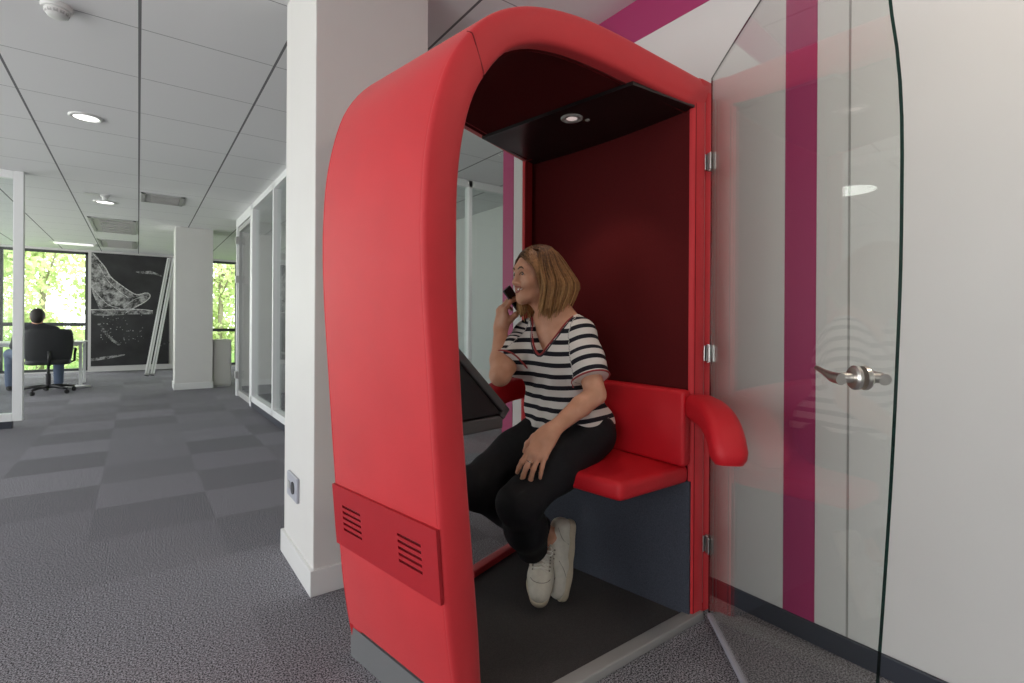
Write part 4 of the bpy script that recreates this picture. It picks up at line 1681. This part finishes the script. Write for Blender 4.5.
# ---- shoes
def sneaker(F, an, lace_side):
    he, f, u, s, ln = F
    M = np.stack([s, f, u], 1)

    def p(x, y, z):
        return he + M @ A3(x, y * ln, z)
    lo = np.min([p(x, y, z) for x in (-.06, .06) for y in (-.15, 1.15) for z in (-.02, .13)], 0)
    hi = np.max([p(x, y, z) for x in (-.06, .06) for y in (-.15, 1.15) for z in (-.02, .13)], 0)
    U = SDF(lo - .01, hi + .01, .0028)
    U.path([p(0, .02, .038), p(0, .30, .040), p(0, .62, .036), p(0, .90, .030)], [.034, .036, .040, .034], .03)
    U.path([p(0, .03, .060), p(0, .14, .070)], [.033, .036], .02)
    U.path([p(0, .30, .058), p(0, .55, .046), p(0, .8, .034)], [.028, .028, .030], .03)
    U.ell(p(0, .13, .098), (.027, .052, .030), M, .008, 'cut')
    U.op(lambda P: (((P - p(0, 0, .016)) @ u)).astype(np.float32), lo - .02, hi + .02, .003, 'cut')
    sh = U.build('sneaker', 'shoe_leather', woman, PO, 1)
    G = SDF(lo - .01, hi + .01, .0028)
    G.path([p(0, .02, .014), p(0, .35, .013), p(.002, .68, .014), p(0, .92, .016)], [.036, .036, .042, .035], .03)
    G.op(lambda P: (((P - p(0, 0, .026)) @ -u)).astype(np.float32), lo - .02, hi + .02, .004, 'cut')
    G.op(lambda P: (((P - p(0, 0, -.002)) @ u)).astype(np.float32), lo - .02, hi + .02, .004, 'cut')
    G.build('sole', 'shoe_sole', sh, PO, 1)
    # tongue and laces
    m = MB()
    m.tube([Vector(p(0, .30, .096) - PO), Vector(p(0, .36, .086) - PO), Vector(p(0, .50, .074) - PO), Vector(p(0, .62, .068) - PO)], [.014, .020, .017, .012], 10, flat=.35, up=tuple(s))
    m.build('tongue', 'shoe_tongue', sh, smooth=True)
    m = MB()
    for i in range(5):
        y = .36 + .065 * i
        a, b = U.snap(p(-.021, y, .075), .0008), U.snap(p(.021, y + .02, .075), .0008)
        c = U.snap(p(0, y + .01, .09), .004)
        m.tube([Vector(a - PO), Vector(c - PO), Vector(b - PO)], .0032, 6)
        a2, b2 = U.snap(p(.021, y, .075), .0008), U.snap(p(-.021, y + .045, .075), .0008)
        c2 = U.snap(p(0, y + .022, .09), .005)
        m.tube([Vector(a2 - PO), Vector(c2 - PO), Vector(b2 - PO)], .0030, 6)
    for sg in (-1, 1):
        k = p(0, .36, .094)
        lp = [k, k + s * sg * .018 + u * .010, k + s * sg * .036 + u * .004 - f * .004, k + s * sg * .030 - u * .006 + f * .006, k + u * .001]
        m.tube([Vector(x - PO) for x in catmull(lp, 14)], .0030, 6)
        m.tube([Vector(x - PO) for x in catmull([k, k + s * sg * .014 + f * .016 + u * .004, k + s * sg * .026 + f * .034 - u * .004], 8)], .0028, 6)
    m.build('laces', 'shoe_lace', sh, smooth=True)
    for sg in (-1, 1):
        for i in range(5):
            m = MB()
            c = U.snap(p(sg * .024, .37 + .065 * i, .070), .0005)
            nn_ = U.grad(c)
            m.lathe([(.0032, -.001), (.0032, .0012), (.0005, .0012)], 10, 0, Matrix.Translation(Vector(c - PO)) @ rot_to(nn_))
            m.build('eyelet', 'shoe_dark', sh)
    # stitched overlays
    lines = [[p(sg * x, y, z) for x, y, z in tri] for sg in (-1, 1) for tri in (((.030, .52, .055), (.040, .62, .040), (.044, .72, .026)), ((.034, .05, .075), (.040, .20, .055), (.042, .26, .026)))]
    lines.append([p(x, .74 + .10 * (1 - (x / .03) ** 2), .06) for x in np.linspace(-.03, .03, 9)])
    for ln_ in lines:
        q = U.snap(np.array(ln_), .0004)
        MB().tube([Vector(x - PO) for x in catmull(q, 14)], .0011, 5).build('stitch_line', 'shoe_dark', sh)
    return sh


sneaker(LF, lank, 1)
sneaker(RF, rank, 1)

# ---- hair: a cap under some hundreds of locks
H = SDF(headc - .19, headc + A3(.19, .19, .16), .0036)
H.ell(hp(0, -.012, .034), (.084, .098, .092), HM, .01)
H.ell(hp(0, -.060, -.030), (.086, .072, .086), HM, .03)
for s_ in (-1, 1):
    H.cone(hp(s_ * .070, .012, .01), hp(s_ * .078, .010, -.085), .020, .022, .02)
    H.cone(hp(s_ * .045, -.065, -.02), hp(s_ * .060, -.070, -.110), .035, .026, .03)
H.ell(hp(0, .085, -.035), (.056, .075, .085), HM, .015, 'cut')
H.ell(hp(0, .10, -.01), (.052, .05, .062), HM, .01, 'cut')


def halong(v):
    z = (v - headc) @ hu
    return np.clip((.105 - z) / .24, 0, 1) * .75 - .06


hair = H.build('hair', 'hair_blond', woman, PO, 1, attr=('along', halong))
locks = MB()
la = []
part = -.018


def lock(pts, r0, t0, t1):
    n = 15
    p = catmull(pts, n)
    rs = [r0 * (.55 + .45 * math.sin(math.pi * min(1, .25 + .75 * k / (n - 1))) if k < n - 1 else .15) for k in range(n)]
    c0 = len(locks.v)
    locks.tube([Vector(q - PO) for q in p], rs, 5)
    for k in range(n):
        la.extend([t0 + (t1 - t0) * k / (n - 1)] * 5)


NL = 420
for i in range(NL):
    # angle round the head from the left temple over the back to the right temple
    a = rng.uniform(-1.0, 1.0)
    th = a * R(118)            # 0 = back, +-118 deg = towards the face
    x, y = math.sin(th), -math.cos(th)
    top = rng.uniform(.0, 1.0)
    def dome(px, py):
        return .034 + .094 * math.sqrt(max(.04, 1 - (px / .088) ** 2 - ((py + .012) / .102) ** 2))
    sx_, sy_ = part + x * .026 * top + rng.normal(0, .004), .050 - .095 * rng.uniform(0, 1) * (1 if abs(a) < .8 else .35)
    start = hp(sx_, sy_, dome(sx_, sy_) + rng.normal(0, .001))
    mx_, my_ = x * .060, -.014 + y * (.074 if y > 0 else .060)
    mid1 = hp(mx_, my_, dome(mx_, my_) + .001)
    out = 1.0 + rng.uniform(-.03, .10)
    mid2 = hp(x * .088 * out, -.012 + y * (.102 if y > 0 else .130) * out, .022 + rng.normal(0, .008))
    ln = -.130 + rng.normal(0, .014) + (.016 if abs(a) > .8 else 0)
    sw = rng.normal(0, .006)
    mid3 = hp(x * .112 * out + sw, -.016 + y * (.100 if y > 0 else .166) * out + (.008 if abs(a) > .7 else -.002), -.052)
    end = hp(x * .090 * out + sw * 1.5, -.006 + y * (.095 if y > 0 else .136) * out + .014, ln - .040 + (.0 if y > 0 else -.050 * y))
    lock([start, mid1, mid2, mid3, end], rng.uniform(.0028, .0058), rng.uniform(-.14, .06), rng.uniform(.45, 1.0))
# the fringe swept from the parting past the temples
for i in range(110):
    s_ = -1 if i % 5 else 1
    f_ = rng.uniform(0, 1)
    px_ = .022 + rng.normal(0, .004)
    st = hp(px_, .066 - .05 * f_, dome(px_, .066 - .05 * f_) + .001)
    qx_ = s_ * (.034 if s_ < 0 else .050)
    p1 = hp(qx_, .079 - .045 * f_, dome(qx_, .079 - .045 * f_) + .001 + .006 * (1 - f_))
    p2 = hp(s_ * (.069 + .010 * f_), .060 - .034 * f_, .030)
    p3 = hp(s_ * (.083 + .004 * f_), .043 - .030 * f_, -.045)
    p4 = hp(s_ * (.082 + rng.normal(0, .003)), .044 - .030 * f_, -.150 + rng.normal(0, .014))
    lock([st, p1, p2, p3, p4], rng.uniform(.0026, .005), rng.uniform(-.05, .1), rng.uniform(.6, .95))
for i in range(34):
    f_ = rng.uniform(0, 1)
    st = hp(.03, .05 - .05 * f_, dome(.03, .05 - .05 * f_))
    p1 = hp(.062, .058 - .05 * f_, .075)
    p2 = hp(.080, .050 - .05 * f_, .01)
    p3 = hp(.078, .046 - .05 * f_, -.07)
    p4 = hp(.058 + rng.normal(0, .006), .044 - .05 * f_, -.168 + rng.normal(0, .014))
    lock([st, p1, p2, p3, p4], rng.uniform(.003, .0055), rng.uniform(-.05, .1), rng.uniform(.6, .95))
lo_ = locks.build('hair_locks', 'hair_blond', hair, smooth=True, fix=False)
at = lo_.data.attributes.new('along', 'FLOAT', 'POINT')
at.data.foreach_set('value', np.array(la, np.float32))

# locks falling on the far side, in front of the shoulder
# ring on the left hand
p0_, p1_ = LT[1][1], LT[1][2]
c_ = p0_ * .45 + p1_ * .55
ax = nrm(p1_ - p0_)
ux_ = nrm(np.cross(ax, A3(0, 0, 1)))
vx_ = np.cross(ax, ux_)
MB().tube([Vector(c_ + (ux_ * math.cos(a) + vx_ * math.sin(a)) * .0098 - PO) for a in np.linspace(0, 2 * math.pi, 24, endpoint=False)], .0014, 8, closed=True).build('ring', 'silver', woman, smooth=True)

# the phone in her right hand: a thing of its own
phone = thing('mobile_phone', "black mobile phone held to the striped woman's ear", 'phone', tuple(ph_c))
Mp = Matrix((Vector(ph_s), Vector(ph_up), Vector(ph_n))).transposed().to_4x4()
MB().box((-.033, -.064, -.0038), (.033, .064, .0034), .003, 3, 0, Mp).build('case', 'phone_edge', phone, auto=40)
MB().box((-.0305, -.061, .0033), (.0305, .061, .0042), .0004, 1, 0, Mp).build('screen', 'phone_black', phone)
MB().box((-.028, .038, -.0052), (-.008, .057, -.0037), .001, 2, 0, Mp).build('camera_bump', 'phone_black', phone)
# ------------------------------------------------------------------ the far desk by the window
CH = (-1.05, 9.95)
chair = thing('office_chair', 'black high-back swivel office chair at the desk by the far left window', 'chair', (CH[0], CH[1], 0), R(8))
m = MB()
rings = []
for z, w_, y0, th in ((.46, .20, -.20, .05), (.50, .245, -.205, .06), (.62, .262, -.215, .07), (.75, .268, -.225, .07), (.86, .262, -.240, .065), (.915, .245, -.250, .055), (.935, .20, -.255, .035)):
    ring = []
    for a in np.linspace(0, 2 * math.pi, 28, endpoint=False):
        c, s_ = math.cos(a), math.sin(a)
        ex = abs(c) ** .45 * (1 if c > 0 else -1)
        ey = abs(s_) ** .6 * (1 if s_ > 0 else -1)
        ring.append((ex * w_, y0 + .5 * th * ey + .10 * (ex * w_) ** 2 / .07 * .5, z))
    rings.append(ring)
m.sweep(rings)
m.build('backrest', 'chair_black', chair, auto=60)
m = MB()
m.prism([(.25 * (abs(math.cos(a)) ** .5) * (1 if math.cos(a) > 0 else -1), .24 * (abs(math.sin(a)) ** .5) * (1 if math.sin(a) > 0 else -1)) for a in np.linspace(0, 2 * math.pi, 32, endpoint=False)], .42, .50, .025, 3)
m.build('seat', 'chair_black', chair, auto=60)
MB().tube([(0, -.10, .41), (0, -.20, .42), (0, -.26, .48), (0, -.262, .62)], .022, 10).build('back_bracket', 'black_plastic', chair, smooth=True)
MB().lathe([(.03, .11), (.03, .28), (.018, .28), (.018, .42), (.001, .42)], 20).build('gas_lift', 'black_plastic', chair, auto=40)
MB().lathe([(.045, .07), (.05, .10), (.034, .13), (.001, .13)], 20).build('hub', 'black_plastic', chair, auto=40)
for k in range(5):
    a = R(72 * k + 20)
    c, s_ = math.cos(a), math.sin(a)
    MB().tube([(.03 * c, .03 * s_, .10), (.18 * c, .18 * s_, .095), (.31 * c, .31 * s_, .075)], [.026, .022, .016], 8).build('base_arm', 'black_plastic', chair, smooth=True)
    cs = MB()
    Mc = Matrix.Translation((.31 * c, .31 * s_, .03)) @ Matrix.Rotation(a + 1.0, 4, 'Z') @ Matrix.Rotation(R(90), 4, 'X')
    cs.lathe([(.001, -.022), (.024, -.022), (.029, -.014), (.029, .014), (.024, .022), (.001, .022)], 20, 0, Mc)
    cs.tube([(.31 * c, .31 * s_, .03), (.31 * c, .31 * s_, .08)], .008, 8)
    cs.build('caster', 'rubber', chair, auto=40)
for sg in (-1, 1):
    MB().tube([(sg * .22, .02, .43), (sg * .29, .02, .46), (sg * .295, .0, .60), (sg * .295, -.12, .635), (sg * .295, .12, .64)], .016, 8).build('armrest', 'black_plastic', chair, smooth=True)

# the desk
desk = thing('desk', 'white office desk with thin metal legs by the far left window', 'desk', (-1.5, 11.0, 0))
MB().box((-.80, -.40, .695), (.80, .40, .72), .004).build('table_top', 'white_gloss', desk)
for x in (-.76, .76):
    for y in (-.36, .36):
        MB().box((x - .02, y - .02, 0), (x + .02, y + .02, .695), .003).build('leg', 'frame_white', desk)
MB().box((-.74, -.012, .64), (.74, .012, .69), .003).build('crossbar', 'frame_white', desk)
bk = thing('book', 'small dark red book lying on the right end of the white desk', 'book', (-.93, 10.80, .72))
MB().box((-.10, -.07, .0), (.10, .07, .005), .001).build('cover', 'book_red', bk)
MB().box((-.097, -.067, .005), (.095, .067, .028)).build('pages', 'paper_white', bk)
MB().box((-.10, -.07, .028), (.10, .07, .033), .001).build('cover', 'book_red', bk)
cb = thing('cable_bundle', 'tangle of white cables lying on the carpet under the far desk', 'cables', (-.83, 10.44, 0))
r2 = np.random.default_rng(3)
for k in range(6):
    p = [(r2.uniform(-.26, .24), r2.uniform(-.12, .12), .012 + .03 * r2.random()) for _ in range(6)]
    MB().tube([tuple(q) for q in catmull(p, 40)], .011, 6).build('cable', 'paper_white', cb, smooth=True)

# the man at the desk, seen from behind
MO = A3(-1.19, 10.12, 0.0)
man = thing('person', 'dark-haired person in a dark jacket seated at the far desk, seen from behind', 'person', tuple(MO))


def mp(x, y, z):
    return MO + A3(x, y, z)


G = SDF(MO - A3(.55, .45, 0), MO + A3(.50, .75, 1.30), .010)
G.ell(mp(0, .02, 1.115), (.074, .092, .108), None, .02)
G.ell(mp(0, .06, 1.065), (.052, .06, .06), None, .03)
G.cone(mp(0, .115, 1.10), mp(0, .125, 1.08), .012, .014, .02)
for s_ in (-1, 1):
    G.ell(mp(s_ * .078, .015, 1.105), (.010, .020, .032), None, .01)
G.cone(mp(0, 0, 1.05), mp(0, -.01, .96), .052, .058, .03)
G.ell(mp(0, 0, .76), (.16, .11, .24), None, .05)
for s_ in (-1, 1):
    sh, el, wr = mp(s_ * .185, 0, .90), mp(s_ * .25, .12, .68), mp(s_ * .14, .34, .735)
    G.cone(mp(s_ * .05, 0, .955), sh, .045, .055, .04)
    G.path([sh, el, wr], [.052, .044, .028], .02)
    hnd = wr + A3(-s_ * .03, .05, .005)
    G.cone(wr, hnd, .024, .026, .02)
    for k in range(4):
        b = hnd + A3((k - 1.5) * .018, .02, 0)
        G.path([b, b + A3(0, .035, .004), b + A3(0, .06, -.008)], [.009, .008, .007], .006)
    G.path([wr + A3(-s_ * .01, .02, 0), wr + A3(-s_ * .045, .055, -.002), wr + A3(-s_ * .05, .085, -.006)], [.012, .010, .009], .008)
    kx = .20 if s_ > 0 else .34
    G.path([mp(s_ * .09, .02, .56), mp(s_ * kx, .40, .54), mp(s_ * kx, .40, .10), mp(s_ * kx, .50, .045)], [.07, .050, .036, .028], .03)
G.build('body', ['skin'], man, MO, 1)
G = SDF(MO - A3(.55, .45, 0), MO + A3(.50, .75, 1.30), .010)
G.ell(mp(0, 0, .77), (.185, .135, .25), None, .05)
for s_ in (-1, 1):
    sh, el, wr = mp(s_ * .185, 0, .90), mp(s_ * .25, .12, .68), mp(s_ * .14, .34, .735)
    G.cone(mp(s_ * .05, 0, .96), sh, .052, .070, .04)
    G.path([sh, el, wr], [.068, .060, .042], .02)
G.cone(mp(0, -.005, .97), mp(0, -.01, .94), .064, .07, .02)
G.build('jacket', 'jacket_dark', man, MO, 1)
G = SDF(MO - A3(.55, .45, 0), MO + A3(.50, .75, 1.30), .010)
G.ell(mp(0, .0, .58), (.17, .14, .09), None, .04)
for s_ in (-1, 1):
    kx = .20 if s_ > 0 else .34
    G.path([mp(s_ * .09, .02, .58), mp(s_ * kx, .40, .55), mp(s_ * kx, .40, .10)], [.092, .072, .058], .03)
G.build('jeans', 'jeans', man, MO, 1)
for s_ in (-1, 1):
    kx = .20 if s_ > 0 else .34
    G = SDF(MO - A3(.55, .45, 0), MO + A3(.50, .75, .30), .010)
    G.path([mp(s_ * kx, .37, .045), mp(s_ * kx, .50, .042), mp(s_ * kx, .60, .036)], [.042, .042, .036], .02)
    G.build('shoe', 'rubber', man, MO, 1)
G = SDF(MO - A3(.2, .2, -.9), MO + A3(.2, .25, 1.30), .007)
G.ell(mp(0, .010, 1.135), (.084, .100, .100), None, .02)
G.ell(mp(0, -.045, 1.085), (.070, .052, .075), None, .02)
G.ell(mp(0, .12, 1.075), (.075, .065, .085), None, .01, 'cut')
G.build('hair', 'hair_dark', man, MO, 1)

# ------------------------------------------------------------------ outside: grass and trees
g = MB().box((-30, YF + .4, -.5), (30, 60, -.35)).build('lawn', 'grass_ground')
g['kind'] = 'structure'


def tree(x, y, h, rad, label, m, n, seed, low=0.0):
    r = np.random.default_rng(seed)
    t = thing('tree', label, 'tree', (x, y, -.35), 0, 'trees outside the windows')
    MB().tube([(0, 0, 0), (.05, .02, h * .35), (-.03, .04, h * .7), (0, 0, h * .92)], [.09, .07, .05, .02], 8).build('trunk', 'bark', t, smooth=True)
    for k in range(5):
        a = r.uniform(0, 6.28)
        z0 = h * r.uniform(.3, .6)
        MB().tube([(0, 0, z0), (rad * .4 * math.cos(a), rad * .4 * math.sin(a), z0 + h * .10), (rad * .8 * math.cos(a), rad * .8 * math.sin(a), z0 + h * .22)], [.035, .025, .01], 6).build('branch', 'bark', t, smooth=True)
    cl = [(r.uniform(-rad * .78, rad * .78), r.uniform(-rad * .6, rad * .6), h * r.uniform(.18 + low, .95), rad * r.uniform(.28, .55)) for _ in range(26)]
    V, Fc = [], []
    for i in range(n):
        cx, cy, cz, cr = cl[r.integers(len(cl))]
        d = r.normal(0, 1, 3)
        d = d / np.linalg.norm(d) * cr * r.random() ** .4
        p = np.array([cx, cy, cz]) + d
        u = r.normal(0, 1, 3)
        u /= np.linalg.norm(u)
        v = np.cross(u, r.normal(0, 1, 3))
        v /= np.linalg.norm(v)
        s_ = r.uniform(.06, .13)
        b = len(V)
        V += [p - u * s_, p + v * s_ * .5, p + u * s_, p - v * s_ * .5]
        Fc.append((b, b + 1, b + 2, b + 3))
    MB().add(V, Fc).build('foliage', m, t, fix=False)


TR = [(-2.2, 19.2, 6.6, 1.75, 'bright green tree outside straight behind the far seated person', 'leaf_light', 2),
      (2.2, 19.6, 6.3, 1.7, 'thin pale tree outside the window right of the far column', 'leaf_light', 4),
      (-4.4, 25.0, 7.5, 1.75, 'second row green tree at the left edge of the left window', 'leaf_mid', 6), (0.0, 25.0, 7.5, 1.75, 'second row tree outside at the mural side of the left window', 'leaf_mid', 8), (4.4, 25.5, 7.5, 1.75, 'second row tree outside between the thin pale tree and the office glass', 'leaf_mid', 9)]
for x, y, h, rd, lab, m_, sd in TR:
    tree(x, y, h, rd, lab, m_, 7500, sd, -.1)
WORLD = 5.0
EXPO = -0.12
SPOT_W = 6.0
UNSEEN_LAMPS = [(1.25, -0.1, 9, (1, .86, .70)), (2.4, 5.7, 3, (1, .98, .95)), (2.6, 3.4, 5, (1, .97, .93))]
# ------------------------------------------------------------------ light and camera
w = bpy.data.worlds.new('World')
SC.world = w
w.use_nodes = True
N, L = w.node_tree.nodes, w.node_tree.links
bg = N['Background']
tc = N.new('ShaderNodeTexCoord')
sx = N.new('ShaderNodeSeparateXYZ')
L.new(tc.outputs['Generated'], sx.inputs[0])
cr = N.new('ShaderNodeValToRGB')
cr.color_ramp.elements[0].position = 0.45
cr.color_ramp.elements[0].color = (1.25, 1.25, 1.22, 1)
cr.color_ramp.elements[1].position = 0.56
cr.color_ramp.elements[1].color = (0.96, 0.98, 1.0, 1)
mr = N.new('ShaderNodeMapRange')
mr.inputs['From Min'].default_value = -1
mr.inputs['From Max'].default_value = 1
L.new(sx.outputs['Z'], mr.inputs['Value'])
L.new(mr.outputs['Result'], cr.inputs['Fac'])
L.new(cr.outputs['Color'], bg.inputs['Color'])
bg.inputs['Strength'].default_value = WORLD


def lamp(name, kind, loc, power, size=0.16, col=(1, 1, 1), rot=(0, 0, 0), **kw):
    d = bpy.data.lights.new(name, kind)
    d.energy = power
    d.color = col
    if kind == 'AREA':
        d.shape = 'DISK'
        d.size = size
    for k_, v_ in kw.items():
        setattr(d, k_, v_)
    o = bpy.data.objects.new(name, d)
    COL.objects.link(o)
    o.location = loc
    o.rotation_euler = rot
    return o


def portal(name, cx, cy, cz, sx_, sy_, rot):
    d = bpy.data.lights.new(name, 'AREA')
    d.shape = 'RECTANGLE'
    d.size, d.size_y = sx_, sy_
    d.cycles.is_portal = True
    o = bpy.data.objects.new(name, d)
    COL.objects.link(o)
    o.location = (cx, cy, cz)
    o.rotation_euler = rot


# unseen ceiling lamps without fittings; the office one is added to brighten its interior
for i, (x, y, p, c) in enumerate(UNSEEN_LAMPS):
    lamp('unseen_ceiling_lamp', 'AREA', (x, y, HC - .004), p, 0.5 if y > 2 else .15, c)
bl = booth.matrix_basis @ Vector((-.285, -.05, 1.785))
lamp('booth_spot_lamp', 'SPOT', bl, SPOT_W, col=(1, .78, .66), spot_size=R(95), spot_blend=.6, shadow_soft_size=.02)
# portals: guide the sky light through the window openings
portal('window_portal_left', XL - .25, (YB + YF) / 2, 1.31, 2.3, YF - YB, (0, R(-90), 0))
portal('window_portal_far', -2.5, YF + .25, 1.25, 3.6, 2.5, (R(-90), 0, 0))
portal('window_portal_far_right', 2.9, YF + .25, 1.25, 3.6, 2.5, (R(-90), 0, 0))

YAW, ROLL = R(36.35), R(0.33)
F_ = Vector((math.sin(YAW), math.cos(YAW), 0))
R0 = Vector((math.cos(YAW), -math.sin(YAW), 0))
U0 = Vector((0, 0, 1))
R1 = R0 * math.cos(ROLL) + U0 * math.sin(ROLL)
U1 = U0 * math.cos(ROLL) - R0 * math.sin(ROLL)
cd = bpy.data.cameras.new('camera')
cam = bpy.data.objects.new('camera', cd)
COL.objects.link(cam)
M_ = Matrix((R1, U1, -F_)).transposed().to_4x4()
M_.translation = (0, 0, 1.05)
cam.matrix_world = M_
cd.sensor_fit = 'HORIZONTAL'
cd.sensor_width = 36
cd.lens = 508 / 1024 * 36
cd.shift_y = -18.0 / 1024
cd.clip_start = 0.02
cd.clip_end = 200
SC.camera = cam

SC.view_settings.view_transform = 'Standard'
SC.view_settings.look = 'None'
SC.view_settings.exposure = EXPO
SC.view_settings.gamma = 1
SC.view_settings.use_curve_mapping = False
SC.cycles.use_denoising = True
SC.cycles.max_bounces = 12
SC.cycles.diffuse_bounces = 6
SC.cycles.transparent_max_bounces = 16
SC.cycles.caustics_reflective = False
SC.cycles.caustics_refractive = False
SC.cycles.sample_clamp_indirect = 6
